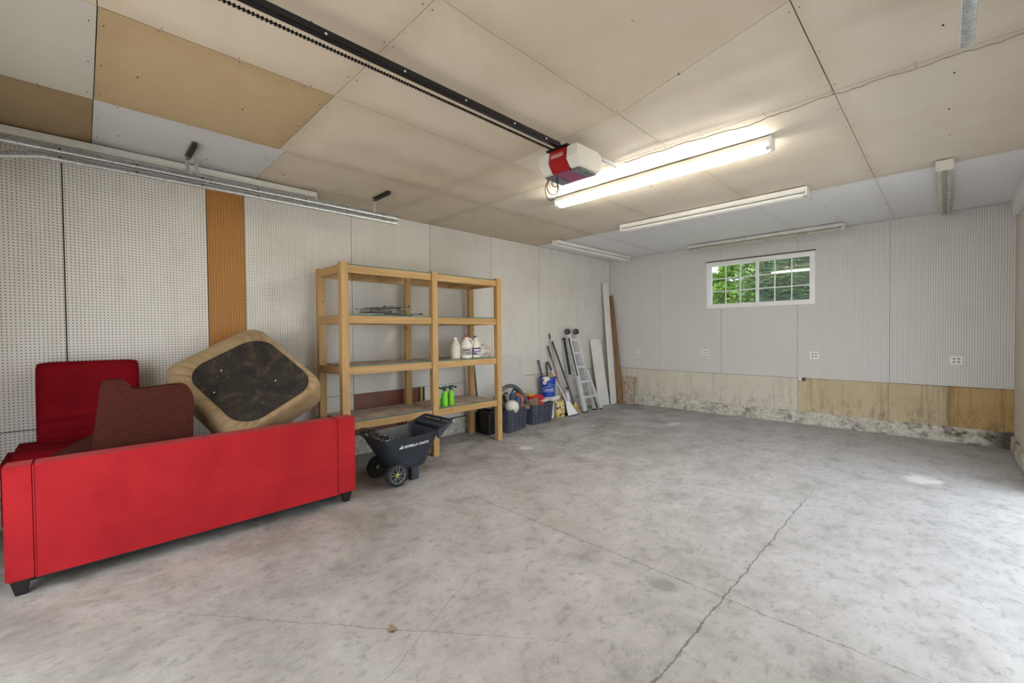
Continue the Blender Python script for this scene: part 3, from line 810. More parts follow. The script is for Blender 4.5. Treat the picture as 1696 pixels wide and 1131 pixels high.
loop([(3.03, 2.83, 2.88), (2.99, 2.82, 2.80), (3.02, 2.82, 2.70), (3.09, 2.83, 2.69), (3.12, 2.84, 2.76), (3.10, 2.84, 2.85), (3.09, 2.85, 2.88)]).build('wire', 'handle_dark', op)
loop([(3.04, 2.83, 2.88), (3.00, 2.83, 2.81), (3.04, 2.83, 2.74), (3.10, 2.83, 2.73), (3.11, 2.84, 2.79), (3.09, 2.84, 2.86)]).build('wire', 'handle_dark', op)
loop([(3.06, 2.84, 2.88), (3.05, 2.84, 2.82), (3.09, 2.84, 2.79), (3.12, 2.84, 2.82), (3.10, 2.84, 2.87)]).build('wire', 'handle_dark', op)
# cable stapled along the ceiling seam
cp = []
for i in range(60):
    x = 3.25 + (W - 3.3) * i / 59
    cp.append((x, 3.655 + .012 * math.sin(i * .9) + (.05 * math.exp(-((x - 4.3) / .25) ** 2)), H - .020 - .006 * math.sin(i * 1.7) ** 2))
cab = tag(B().tube(cp, .0035, 6).build('cable', 'handle_wood', None), 'thin cable stapled along the ceiling seam behind the opener', 'cable')

# ---- outlets
def outlet(x, z, gangs, label):
    w = .075 + .046 * (gangs - 1); t = thing('electrical_outlet', label, 'outlet', (x, D, z), group='outlets in the pegboard wall')
    B().box(x - w / 2, x + w / 2, D - .006, D - .0005, z - .058, z + .058).build('cover_plate', 'outlet', t, bevel=.003)
    for g in range(gangs):
        cx = x + (g - (gangs - 1) / 2) * .046
        for dz in (-.022, .022):
            so = B().lathe([(.017, -.009), (.017, -.006)], (cx, D, z + dz), 14, 'y').build('socket', 'label_grey', t)
            sb = B()
            for dx in (-.007, .007): sb.box(cx + dx - .0014, cx + dx + .0014, D - .0098, D - .008, z + dz - .004, z + dz + .006)
            sb.lathe([(.003, -.0098), (.003, -.008)], (cx, D, z + dz - .009), 8, 'y')
            sb.build('slot', 'slot', so)
    return t
outlet(.70, 1.172, 1, 'small single outlet nearest the left corner of the window wall')
outlet(2.126, 1.158, 2, 'double outlet below the left edge of the window')
outlet(3.88, 1.158, 2, 'double outlet below the right edge of the window')
outlet(5.506, 1.136, 2, 'double outlet nearest the right corner above the orange stained board')

# ================================================================== SHELVING UNIT
sh = thing('shelving_unit', 'tall pine shelving unit with four shelves against the left wall', 'shelf', (.475, 3.16, 0))
PYS = (2.02, 3.19, 4.31)
XF0, XF1, XR0, XR1 = .735, .812, .105, .18
for y in PYS:
    B().box(XF0, XF1, y - .043, y + .043, 0, 2.362).build('post', 'pine_z', sh, bevel=.004)
    B().box(XR0, XR1, y - .043, y + .043, 0, 2.35).build('post', 'pine_z', sh, bevel=.004)
LV = (2.345, 1.79, 1.222, .605)
for z in LV:
    zt = z - .012
    for ya, yb in ((PYS[0] + .044, PYS[1] - .044), (PYS[1] + .044, PYS[2] - .044)):
        B().box(.755, .793, ya, yb, zt - .085, zt).build('rail', 'pine_y', sh, bevel=.003)
        B().box(XR0 + .01, XR0 + .048, ya, yb, zt - .085, zt).build('rail', 'pine_y', sh, bevel=.003)
        for f in (.33, .66) if z == LV[0] else (.5,):
            yc = ya + (yb - ya) * f
            B().box(XR0 + .05, .754, yc - .018, yc + .018, zt - .085, zt - .002).build('cross_brace', 'pine_x', sh, bevel=.003)
        o = B().box(XR0, .792, ya, yb, z - .0115, z).build('shelf_board', 'ply', sh)
        B().box(.792, .7955, ya, yb, z - .0117, z + .0005).build('green_edge', 'green_edge', o)
    for y in (PYS[0], PYS[2]):
        B().box(XR1 + .001, XF0 - .001, y - .04, y - .002, zt - .085, zt).build('end_rail', 'pine_x', sh, bevel=.003)
sc = B()
for y in PYS:
    for z in LV:
        for dz in (-.03, -.07): sc.lathe([(.005, 0), (.004, .0015)], (XF1, y + .015 * (1 if dz < -.05 else -1), z + dz), 8, 'x')
sc.build('screw', 'dark_steel', sh)

# ---- loose strips on the second shelf
rs = random.Random(11)
for i in range(16):
    L = rs.uniform(.34, .58); yc = 2.66 + rs.uniform(-.17, .22); xc = .60 + rs.uniform(-.16, .11)
    ang = rs.uniform(-.5, .5); zc = 1.797 + i * .006; tilt = 0 if i < 6 else rs.uniform(.02, .10)
    m = Matrix.Rotation(ang, 3, 'Z') @ Matrix.Rotation(tilt, 3, 'X')
    b = B().obox((xc, yc, zc + L * .5 * abs(math.sin(tilt))), (.036, L, .008), m)
    ep = m @ Vector((0, L * .45, 0)); 
    b.obox((xc + ep.x, yc + ep.y, zc + L * .5 * abs(math.sin(tilt)) + ep.z + .008), (.030, .006, .016), m)
    o = b.build('metal_strip', 'strip_light' if i % 4 == 3 else 'strip_metal')
    tag(o, 'pale metal bracket strip in the pile on the second shelf' if i % 4 == 3 else 'dark metal bracket strip in the pile on the second shelf', 'metal strip', 'loose metal strips on the second shelf')

# ---- jugs and bag on the third shelf
def jug(x, y, rz, mat, cap, lab, label, s=1.0):
    t = thing('plastic_jug', label, 'jug', (x, y, 1.222), (0, 0, rz), 'plastic jugs on the third shelf', world=False)
    prof = [(.060 * s, 0), (.070 * s, .006), (.074 * s, .03), (.074 * s, .165 * s), (.070 * s, .19 * s), (.052 * s, .225 * s), (.030 * s, .25 * s), (.021 * s, .262 * s), (.021 * s, .275 * s)]
    B().lathe(prof, (0, 0, 0), 20).build('body', mat, t, ang=60)
    B().tube(catmull([(0, .066 * s, .15 * s), (0, .078 * s, .185 * s), (0, .070 * s, .235 * s), (0, .035 * s, .258 * s), (0, .018 * s, .25 * s)], 5), .0105, 8).build('handle', mat, t)
    B().lathe([(.0225, .272 * s), (.0235, .276 * s), (.0235, .293 * s), (.021, .296 * s)], (0, 0, 0), 16).build('cap', cap, t)
    if lab:
        vs = []; fs = []; n = 14
        for k in range(n + 1):
            a = -1.05 + 2.1 * k / n
            for z in (.045, .140): vs.append((.0752 * s * math.cos(a), .0752 * s * math.sin(a), z * s))
        fs = [(2 * k, 2 * k + 2, 2 * k + 3, 2 * k + 1) for k in range(n)]
        l = B().add(vs, fs).build('label', lab, t)
        for (za, zb, a0, a1) in ((.10, .115, -.8, .5), (.075, .082, -.8, .8), (.055, .066, -.2, .8)):
            vs = []
            for k in range(9):
                a = a0 + (a1 - a0) * k / 8
                for z in (za, zb): vs.append((.0757 * s * math.cos(a), .0757 * s * math.sin(a), z * s))
            B().add(vs, [(2 * k, 2 * k + 2, 2 * k + 3, 2 * k + 1) for k in range(8)]).build('print', 'white_print' if lab == 'label_purple' else 'handle_dark', l)
    return t
jug(.66, 3.62, .4, 'jug_clear', 'white_print', None, 'leftmost translucent plastic jug with no label on the third shelf', .98)
jug(.705, 3.775, -.5, 'jug', 'cap_red', 'label_grey', 'white jug with a dark red cap and grey label between two other jugs', 1.08)
jug(.69, 3.945, -.1, 'jug', 'cap_blue', 'label_purple', 'white jug with a blue cap and purple label next to the clear bag', 1.05)
def blob(o, rx, ry, rz, seed, amp=.22, nu=26, nv=16, flat=.25):
    rn = random.Random(seed); ph = [(rn.uniform(1, 5), rn.uniform(1, 5), rn.uniform(0, 6), rn.uniform(0, 6), rn.random()) for _ in range(7)]
    vs = []; fs = []
    for j in range(nv + 1):
        th = PI * j / nv
        for i in range(nu):
            a = 2 * PI * i / nu
            d = 1 + amp * sum(w * math.sin(p * round(q) * 0 + round(p) * a + c) * math.sin(round(q) * th + e) for p, q, c, e, w in ph) / 3
            z = math.cos(th) * rz * d
            z = max(z, -rz * (1 - flat))
            vs.append((o[0] + rx * math.sin(th) * math.cos(a) * d, o[1] + ry * math.sin(th) * math.sin(a) * d, o[2] + z + rz * (1 - flat)))
    for j in range(nv):
        for i in range(nu):
            i2 = (i + 1) % nu; fs.append((j * nu + i, j * nu + i2, (j + 1) * nu + i2, (j + 1) * nu + i))
    return B().add(vs, fs)
tag(blob((.66, 4.125, 1.222), .085, .135, .10, 4, .5, 60, 36).build('plastic_bag', 'film'), 'crumpled clear plastic bag at the right end of the third shelf', 'bag')

# ---- green sprayer bottles
def sprayer(x, y, rz, label):
    t = thing('spray_bottle', label, 'bottle', (x, y, .605), (0, 0, rz), 'green sprayer bottles on the bottom shelf', world=False)
    B().lathe([(.036, 0), (.043, .006), (.044, .02), (.044, .135), (.040, .16), (.026, .19), (.020, .20), (.020, .212)], (0, 0, 0), 20).build('bottle', 'green_bottle', t, ang=60)
    c = B().lathe([(.024, .205), (.025, .212), (.025, .232), (.016, .240), (.014, .252)], (0, 0, 0), 14).build('cap', 'green_cap', t)
    B().tube([(-.03, 0, .250), (.02, 0, .256), (.058, 0, .245)], [.013, .015, .010], 10).build('sprayer_head', 'green_cap', c)
    B().tube([(.055, 0, .246), (.075, 0, .240)], [.014, .018], 10).build('nozzle', 'handle_dark', c)
    return t
sprayer(.70, 3.275, .9, 'green sprayer bottle half hidden behind the middle shelf post')
sprayer(.725, 3.385, 1.2, 'green sprayer bottle in the middle of the three on the bottom shelf')
sprayer(.695, 3.51, .7, 'rightmost green sprayer bottle on the bottom shelf')

# ================================================================== SOFA AND WHAT IS PILED ON IT
sf = thing('sofa', 'long red velvet sofa turned with its back to the room', 'sofa', (1.0, .72, 0))
SY0, SY1 = -.36, 1.80
def slab(w, h, t, nu=24, nv=24, p=7, corner=.05, disp=None):
    # upholstered block in the (y,z) plane, thickness along x; centred
    def half(sgn):
        vs = []
        for i in range(nu + 1):
            u = -1 + 2 * i / nu
            for j in range(nv + 1):
                v = -1 + 2 * j / nv
                uu = math.sin(u * PI / 2) if abs(u) < 1 else u; vv = math.sin(v * PI / 2) if abs(v) < 1 else v
                th = (max(0, 1 - abs(uu) ** p) * max(0, 1 - abs(vv) ** p)) ** .42
                cy = uu * w / 2 * (1 - corner * abs(vv) ** 10); cz = vv * h / 2 * (1 - corner * abs(uu) ** 10)
                d = disp(uu, vv) if (disp and sgn > 0) else 0
                vs.append((sgn * (t / 2 * th + d * th), cy, cz))
        return vs
    A = half(1); Bk = half(-1); n = len(A); fs = []
    for k, o in ((0, 0), (1, n)):
        for i in range(nu):
            for j in range(nv):
                a = o + i * (nv + 1) + j; q = (a, a + nv + 1, a + nv + 2, a + 1); fs.append(q if k == 0 else q[::-1])
    b = B().add(A + Bk, fs)
    return b
def weld(o):
    bm = bmesh.new(); bm.from_mesh(o.data); bmesh.ops.remove_doubles(bm, verts=bm.verts, dist=.0006); bmesh.ops.recalc_face_normals(bm, faces=bm.faces); bm.to_mesh(o.data); bm.free(); return o
rn0 = random.Random(2)
def sofa_disp(u, v): return .006 * math.sin(3.1 * u + 1.2) * math.sin(2.2 * v) + .004 * math.sin(7 * u + 3 * v)
B().box(1.33, 1.487, -.2335, 1.6285, .105, .795).build('back_panel', 'red', sf, bevel=.005, seg=3)
for y0, y1 in ((SY0, -.235), (1.63, SY1)):
    B().box(1.33, 1.49, y0, y1, .10, .797).build('back_wing', 'red', sf, bevel=.008, seg=4, ang=60)
    B().box(.76, 1.329, y0, y1, .10, .56).build('arm', 'red', sf, bevel=.022, seg=4, ang=60)
B().box(.79, 1.36, -.234, 1.629, .10, .30).build('base', 'red', sf, bevel=.01)
B().box(.77, 1.34, -.232, 1.627, .305, .42).build('seat_deck', 'red_dark', sf, bevel=.03, seg=3)
B().box(.80, 1.45, SY0 + .03, SY1 - .03, .070, .102).build('dust_cover', 'black_lining', sf, bevel=.006)
B().tube([(1.487, -.235, .103), (1.488, .7, .103), (1.487, 1.63, .103)], .006, 8).build('welt', 'red', sf)
for y in (-.232, 1.632):
    B().tube([(1.484, y + (-.002 if y < 0 else -.003), .11), (1.485, y + (-.002 if y < 0 else -.003), .79)], .005, 8).build('welt', 'red', sf)
for x in (.83, 1.43):
    for y in (SY0 + .06, SY1 - .075):
        B().hexa([(x - .025, y - .025, 0), (x + .025, y - .025, 0), (x + .025, y + .025, 0), (x - .025, y + .025, 0), (x - .04, y - .045, .102), (x + .045, y - .045, .102), (x + .045, y + .045, .102), (x - .04, y + .045, .102)]).build('foot', 'black_wood', sf, bevel=.003)

# ---- armless red chair set on the sofa seat
ch = thing('slipper_chair', 'dark red armless chair standing between the red sofa and the wall', 'chair', (.45, .035, 0))
def wr_(u, v):
    m = max(0, min(1, (.25 - v) * 2.2)) * max(0, min(1, (v + .97) * 4)) * (.35 + .65 * (u + 1) / 2)
    g1 = (1 - abs(math.sin(7.5 * v + .5 * u + .25 * math.sin(4 * u)))) ** 3; g2 = (1 - abs(math.sin(12.7 * v - .7 * u + 1.1))) ** 3
    return -m * (.030 * g1 + .018 * g2)
bs = slab(.64, .72, .15, 40, 150, 12, .035, wr_)
bs.xf(Matrix.Translation((.235, .035, 1.005)) @ Matrix.Rotation(math.radians(-7), 4, 'Y'))
weld(bs.build('backrest', 'red_dark', ch, ang=180))
pp = []
for i in range(49):
    a = 2 * PI * i / 48; c, s_ = math.cos(a), math.sin(a)
    k = (abs(c) ** 9 + abs(s_) ** 9) ** (-1 / 9)
    pp.append((Matrix.Translation((.285, .035, 1.005)) @ Matrix.Rotation(math.radians(-7), 4, 'Y')) @ Vector((.0, c * k * .312, s_ * k * .352)))
B().tube(pp, .006, 8, False).build('welt', 'red_dark', ch)
B().box(.16, .745, -.44, .51, .16, .725).build('seat', 'red_dark', ch, bevel=.06, seg=5, ang=80)
for x in (.21, .68):
    for y in (-.38, .45): B().hexa([(x - .02, y - .02, 0), (x + .02, y - .02, 0), (x + .02, y + .02, 0), (x - .02, y + .02, 0), (x - .03, y - .03, .17), (x + .03, y - .03, .17), (x + .03, y + .03, .17), (x - .03, y + .03, .17)]).build('leg', 'black_wood', ch)

# ---- two maroon cushions
def cushion_poly(name, poly, x0, x1, m, label, bevel=.022):
    sp = catmull([(0, p[0], p[1]) for p in poly], 5)
    b = B().prism([(p.y, p.z) for p in sp], 'x', x0, x1)
    o = b.build(name, 'maroon', None, bevel=bevel, seg=4, ang=80)
    return tag(o, label, 'cushion', 'maroon sofa cushions')
cu = cushion_poly('seat_cushion', [(.00, .425), (.02, .70), (.075, 1.16), (.085, 1.225), (.115, 1.25), (.20, 1.248), (.235, 1.215), (.27, 1.178), (.53, 1.190), (.585, 1.165), (.615, 1.09), (.618, 1.0), (.60, .425)], 1.03, 1.16, None, 'upright T-shaped maroon cushion standing in the red sofa')
b = B().box(-.13, .13, -.30, .34, -.075, .075)
b.xf(Matrix.Translation((.885, .085, .765)) @ Matrix.Rotation(math.radians(29), 4, 'X'))
b.v = [(x, y, z) for x, y, z in b.v]
o = b.build('seat_cushion', 'maroon', None, bevel=.035, seg=4, ang=80)
tag(o, 'maroon cushion lying slanted behind the upright one in the sofa', 'cushion', 'maroon sofa cushions')

# ---- ottoman showing its underside
ot = thing('ottoman', 'beige slipcovered ottoman tipped on its side showing a black underside', 'ottoman', (.78, 1.07, .45))
oa = Vector((-.129, .883, .451)).normalized(); obv = Vector((-.727, -.394, .563)); obv = (obv - oa * obv.dot(oa)).normalized(); on = oa.cross(obv)
if on.x < 0: on = -on
oc = Vector((.761, 1.076, 1.182)); OW, OH = .93, 1.06
def rrect(hw, hh, r, n=240):
    out = []
    for i in range(n):
        a = 2 * PI * (i + .5) / n; c, s_ = math.cos(a), math.sin(a)
        lo, hi = 0.0, 3.0
        for _ in range(30):       # ray against rounded rectangle
            m_ = (lo + hi) / 2; x, y = abs(m_ * c), abs(m_ * s_)
            qx, qy = x - (hw - r), y - (hh - r)
            d = math.hypot(max(qx, 0), max(qy, 0)) + min(max(qx, qy), 0) - r
            if d < 0: lo = m_
            else: hi = m_
        out.append((lo * c, lo * s_))
    return out
N = 240
rings = [(.40, .46, .10, -.30), (.445, .51, .11, -.295), (.462, .525, .12, -.27), (.466, .53, .13, -.16), (.468, .532, .14, -.06), (.462, .526, .15, -.022), (.446, .508, .16, -.002), (.43, .482, .18, .006), (.412, .462, .19, .006), (.396, .442, .20, .001), (.383, .428, .21, -.008)]
vs = []; fs = []
rnw = random.Random(5)
for k, (hw, hh, r, dp) in enumerate(rings):
    sh_ = max(0, (k - 5) / 5)
    for i, (a, b2) in enumerate(rrect(hw, hh, r)):
        ang = 2 * PI * i / N
        cornr = abs(math.sin(2 * math.atan2(b2 / OH, a / OW))) ** 4
        w = (.018 * cornr + .004) * (math.sin(i * 1.05) + .5 * math.sin(i * .61 + 1)) * sh_ if k < 10 else 0
        vs.append(oc + oa * (a + .032 * sh_) + obv * (b2 - .052 * sh_) + on * (dp + w))
for k in range(len(rings) - 1):
    for i in range(N):
        i2 = (i + 1) % N; fs.append((k * N + i, k * N + i2, (k + 1) * N + i2, (k + 1) * N + i))
fs.append(tuple(range(N)))
B().add(vs, fs).build('slipcover', 'beige_cover', ot, ang=70)
vs = [oc + oa * (a + .032) + obv * (b2 - .052) + on * (-.006) for a, b2 in rrect(.385, .43, .21)]
vs2 = [oc + oa * (a + .032) + obv * (b2 - .052) + on * (-.02 + .006 * math.sin(i * .31)) for i, (a, b2) in enumerate(rrect(.30, .35, .2))]
vs3 = [oc + oa * (a + .032) + obv * (b2 - .052) + on * (-.024 + .004 * math.sin(i * .19)) for i, (a, b2) in enumerate(rrect(.15, .18, .1))]
vv = vs + vs2 + vs3; fs = []
for k in range(2):
    for i in range(N):
        i2 = (i + 1) % N; fs.append((k * N + i, k * N + i2, (k + 1) * N + i2, (k + 1) * N + i))
fs.append(tuple(2 * N + i for i in range(N)))
B().add(vv, fs).build('dust_cover', 'black_cloth', ot, ang=80)
for a, b2 in ((-.10, .20), (.16, -.20), (-.28, .02)):
    p = oc + oa * a + obv * b2 + on * (-.012)
    B().lathe([(.002, -.003), (.007, 0), (.003, .003)], p, 8, 'x').build('lint', 'white_cloth', ot)
ew = [oc + oa * (a + .032) + obv * (b2 - .052) + on * (-.004) for a, b2 in rrect(.385, .43, .21)]
B().tube(ew + [ew[0]], .005, 6, False).build('elastic_hem', 'beige_cover', ot)

# ================================================================== CART
ct = thing('dump_cart', 'black poly garden dump cart with two wheels in front of the shelving unit', 'cart', (1.23, 2.4, 0))
cx = 1.23
# tub: stacked rings (y front, y back, half width, z)
def ring(yf, yb, hw, z, zr, r=.06, n=8):
    pts = []
    for (sx, sy, a0) in ((1, 1, 0), (-1, 1, PI / 2), (-1, -1, PI), (1, -1, 3 * PI / 2)):
        for k in range(n + 1):
            a = a0 + PI / 2 * k / n
            ccx = sx * (hw - r); ccy = (yb - r) if sy > 0 else (yf + r)
            y = ccy + r * math.sin(a); x = ccx + r * math.cos(a)
            f = (y - yf) / (yb - yf)
            pts.append((cx + x, y, z + (zr - z) * f))
    return pts
outer = [ring(2.30, 2.60, .150, .135, .135), ring(2.262, 2.645, .172, .155, .150, .07), ring(2.235, 2.668, .188, .22, .20, .07), ring(2.17, 2.70, .232, .345, .35, .06), ring(2.168, 2.702, .240, .352, .357, .06), ring(2.12, 2.735, .275, .455, .470, .05), ring(2.095, 2.745, .300, .478, .500, .05), ring(2.09, 2.75, .303, .490, .512, .05)]
inner = [ring(2.115, 2.725, .280, .490, .512, .045), ring(2.125, 2.715, .268, .47, .49, .045), ring(2.19, 2.68, .220, .34, .34, .055), ring(2.25, 2.64, .170, .19, .18, .06), ring(2.31, 2.59, .135, .15, .15)]
vs = []; fs = []; allr = outer + inner; n = len(allr[0])
for rr in allr: vs += rr
for k in range(len(allr) - 1):
    for i in range(n):
        i2 = (i + 1) % n; fs.append((k * n + i, k * n + i2, (k + 1) * n + i2, (k + 1) * n + i))
fs.append(tuple(range(n))); fs.append(tuple((len(allr) - 1) * n + i for i in range(n)))
B().add(vs, fs).build('tub', 'plastic_cart', ct, ang=50)
# handle frame swept back from the rim, with cross bars
for s in (-1, 1):
    hb = B(); p0 = (cx + s * .285, 2.70, .500); p1 = (cx + s * .270, 2.925, .588)
    hb.bar(p0, p1, .045, .032)
    hb.prism([(2.72, .485), (2.915, .575), (2.87, .535), (2.735, .42)], 'x', cx + s * .262 - .018, cx + s * .262 + .018)
    hb.build('handle_arm', 'plastic_cart', ct, bevel=.006)
B().bar((cx - .285, 2.925, .590), (cx + .285, 2.925, .590), .045, .030).build('handle_grip', 'plastic_cart', ct, bevel=.01, seg=3)
B().bar((cx - .255, 2.80, .545), (cx + .255, 2.80, .545), .05, .02).build('handle_tray', 'plastic_cart', ct, bevel=.005)
B().bar((cx - .25, 2.865, .545), (cx + .25, 2.865, .545), .10, .008).build('handle_tray', 'plastic_cart', ct, bevel=.003)
B().hexa([(cx - .255, 2.735, .470), (cx + .255, 2.735, .470), (cx + .255, 2.915, .560), (cx - .255, 2.915, .560), (cx - .255, 2.73, .480), (cx + .255, 2.73, .480), (cx + .255, 2.91, .570), (cx - .255, 2.91, .570)]).build('handle_panel', 'plastic_cart', ct)
B().lathe([(.011, 0), (.008, .01)], (cx + .291, 2.925, .592), 10, 'x').build('handle_bolt', 'jug', ct)
B().box(cx + .06, cx + .165, 2.46, 2.555, .004, .16).build('stand_leg', 'plastic_cart', ct, bevel=.012, seg=3)
B().box(cx - .165, cx - .06, 2.46, 2.555, .004, .16).build('stand_leg', 'plastic_cart', ct, bevel=.012, seg=3)
B().tube([(cx - .24, 2.262, .118), (cx + .24, 2.262, .118)], .01, 10).build('axle', 'dark_steel', ct)
def wheel(x0, side):
    R = .118; w = .05
    t = B().lathe([(R - .034, -w / 2), (R - .012, -w / 2), (R - .002, -w * .3), (R - .001, 0), (R - .002, w * .3), (R - .012, w / 2), (R - .034, w / 2), (R - .038, 0)], (x0, 2.262, R), 40, 'x', ring=True).build('wheel', 'tyre', ct, ang=50)
    tr = B()
    for k in range(30):
        a = 2 * PI * k / 30
        for sd in (-1, 1):
            c_ = (x0 + sd * w * .32, 2.262 + math.cos(a + sd * .05) * (R - .004), R + math.sin(a + sd * .05) * (R - .004))
            tr.obox(c_, (w * .36, .013, .012), Matrix.Rotation(a, 3, 'X'))
    tr.build('tread', 'tyre', t, smooth=False)
    rb = B().lathe([(R - .037, -.006), (R - .032, -.008), (R - .030, .012), (R - .033, .014), (R - .037, .010)], (x0 + side * .012, 2.262, R), 40, 'x', ring=True)
    # five paired spokes
    for k in range(5):
        a = 2 * PI * k / 5 + .3
        for da in (-.24, .24):
            p0 = Vector((x0 + side * .022, 2.262 + math.cos(a + da * .9) * .020, R + math.sin(a + da * .9) * .020))
            p1 = Vector((x0 + side * .022, 2.262 + math.cos(a + da) * (R - .036), R + math.sin(a + da) * (R - .036)))
            rb.bar(p0, p1, .0045, .008, (1, 0, 0))
    rb.build('rim', 'rim_grey', t, ang=50)
    B().lathe([(R - .036, -.008), (R - .036, .006)], (x0, 2.262, R), 30, 'x').build('wheel_disc', 'tyre', t)
    B().lathe([(.018, -.02), (.018, .024), (.012, .030)] if side > 0 else [(.012, -.030), (.018, -.024), (.018, .02)], (x0, 2.262, R), 16, 'x').build('hub_cap', 'lime', t)
wheel(cx + .205, 1); wheel(cx - .205, -1)
# name on the side: the tub side between z .36 and .46 leans outwards
q0 = Vector((cx + .2425, 2.2, .357)); q1 = Vector((cx + .2765, 2.2, .457))
up_ = (q1 - q0).normalized(); right_ = Vector((0, 1, .025)).normalized(); nn = right_.cross(up_)
def side_m(y, f, push=.004): 
    m = Matrix((right_, up_, nn)).transposed().to_4x4(); m.translation = q0 + up_ * f + right_ * (y - 2.2) + nn * push; return m
text_obj('name_print', 'GORILLA CARTS', .040, 'white_print', ct, side_m(2.315, .036), .0006, .12, .0012)
mb = B(); tm_ = side_m(2.262, .034)
for tri in (((0, 0), (.014, 0), (.031, .042)), ((.018, 0), (.046, 0), (.034, .038)),):
    mb.add([tm_ @ Vector((x, y, 0)) for x, y in tri] + [tm_ @ Vector((x, y, -.002)) for x, y in tri], [(0, 1, 2), (5, 4, 3), (0, 1, 4, 3), (1, 2, 5, 4), (2, 0, 3, 5)])
mb.build('mark_print', 'white_print', ct, smooth=False)
# chain heaped over the front rim
chn = thing('tow_chain', 'tangled metal chain heaped along the front rim of the cart', 'chain', (cx, 2.13, .49))
rn = random.Random(21)
def link(c, m, mat, R=.0125, r=.0035):
    pts = []
    for k in range(13):
        a = 2 * PI * k / 12; pts.append(Vector(c) + m @ Vector((math.cos(a) * R * 1.5, math.sin(a) * R, 0)))
    return B().tube(pts, r, 5, False).build('link', mat, chn)
for k in range(96):
    f = (k % 32) / 31
    c_ = (cx - .27 + .54 * f + rn.uniform(-.01, .01), 2.125 + rn.uniform(-.03, .06), .500 + rn.uniform(-.006, .03) + (.010 * (k // 32)))
    m = Matrix.Rotation(rn.uniform(0, 6.3), 3, 'Z') @ Matrix.Rotation(rn.uniform(-1.2, 1.2), 3, 'X') @ Matrix.Rotation(rn.uniform(-.7, .7), 3, 'Y')
    link(c_, m, 'chain_bright' if k % 7 == 0 else 'chain')

# ================================================================== FAR LEFT CORNER
# grey panel leaning on the wall
def lean(name, y0, y1, x_bot, x_top, h, t, mat, label, cat, skew=0.0, extra=None):
    th = math.atan2(x_bot - x_top, h); L = h / math.cos(th)
    b = B().box(0, t, y0, y1, 0, L)
    if skew: b.v = [(x, y + skew * z / L, z) for x, y, z in b.v]
    m = Matrix.Translation((x_bot, 0, 0)) @ Matrix.Rotation(-th, 4, 'Y')
    b.xf(m); zmin = min(v[2] for v in b.v); b.v = [(x, y, z - zmin) for x, y, z in b.v]
    o = b.build(name, mat, None, bevel=.001, seg=1)
    return tag(o, label, cat)
gp = lean('sheet_panel', 4.56, 5.665, .085, .022, 1.17, .012, 'grey_panel', 'large grey sheet panel leaning on the wall behind the totes', 'panel', -.09)

def tote(name, label, c, rot, L, Wd, Hh, mat):
    t = thing(name, label, 'tote', (c[0], c[1], 0), (0, 0, rot), 'plastic storage totes', world=False)
    # long axis local y; open box with ribs and a rolled rim
    def rg(s, z, ins=0.0):
        hx, hy = Wd / 2 * s - ins, L / 2 * s - ins; r = .03; out = []
        for sx, sy, a0 in ((1, 1, 0), (-1, 1, PI / 2), (-1, -1, PI), (1, -1, 1.5 * PI)):
            for k in range(5):
                a = a0 + PI / 2 * k / 4; out.append((sx * (hx - r) + r * math.cos(a), sy * (hy - r) + r * math.sin(a), z))
        return out
    rs_ = [rg(.87, .002), rg(.98, Hh - .03), rg(.98, Hh - .03, .006), rg(.875, .02, .006)]
    vs = []; fs = []; n = 20
    for q in (rs_[0], rs_[1], rs_[2], rs_[3]): vs += q
    for k in range(3):
        for i in range(n):
            i2 = (i + 1) % n; fs.append((k * n + i, k * n + i2, (k + 1) * n + i2, (k + 1) * n + i))
    fs += [tuple(range(n)), tuple(3 * n + i for i in range(n))]
    B().add(vs, fs).build('tub', mat, t, ang=40)
    vs = rg(.975, Hh - .035) + rg(1.03, Hh - .035) + rg(1.04, Hh) + rg(.98, Hh) ; fs = []
    for k in range(4):
        for i in range(n):
            i2 = (i + 1) % n; k2 = (k + 1) % 4; fs.append((k * n + i, k * n + i2, k2 * n + i2, k2 * n + i))
    B().add(vs, fs).build('rim', mat, t, ang=40)
    for sx in (1, -1):
        for f in (-.36, -.12, .12, .36):
            y = f * L
            x0 = Wd / 2 * .87; x1 = Wd / 2 * .98
            B().hexa([(sx * (x0 - .002), y * .9 - .05, .01), (sx * (x0 + .015), y * .9 - .045, .01), (sx * (x0 + .015), y * .9 + .045, .01), (sx * (x0 - .002), y * .9 + .05, .01),
                      (sx * (x1 - .002), y - .06, Hh - .04), (sx * (x1 + .013), y - .055, Hh - .04), (sx * (x1 + .013), y + .055, Hh - .04), (sx * (x1 - .002), y + .06, Hh - .04)]).build('rib', mat, t, bevel=.003)
    for sy in (1, -1):
        B().box(-.07, .07, sy * L / 2 * 1.03 - .012, sy * L / 2 * 1.03 + .02, Hh - .045, Hh - .005).build('grip', mat, t, bevel=.006)
    return t
T1 = (.39, 4.91); R1 = .26
T2 = (.30, 5.655); R2 = .10
tote('storage_tote', 'dark blue tote holding an orange blower and a white ball', T1, R1, .60, .36, .36, 'tote')
tote('storage_tote', 'dark blue tote with a red plastic can and papers', T2, R2, .61, .34, .34, 'tote')
tote('storage_bin', 'small black bin behind the right post of the shelving unit', (.335, 4.465), .0, .14, .30, .37, 'tote_black')
def loc(T, R, x, y, z): return Vector((T[0] + x * math.cos(R) - y * math.sin(R), T[1] + x * math.sin(R) + y * math.cos(R), z))
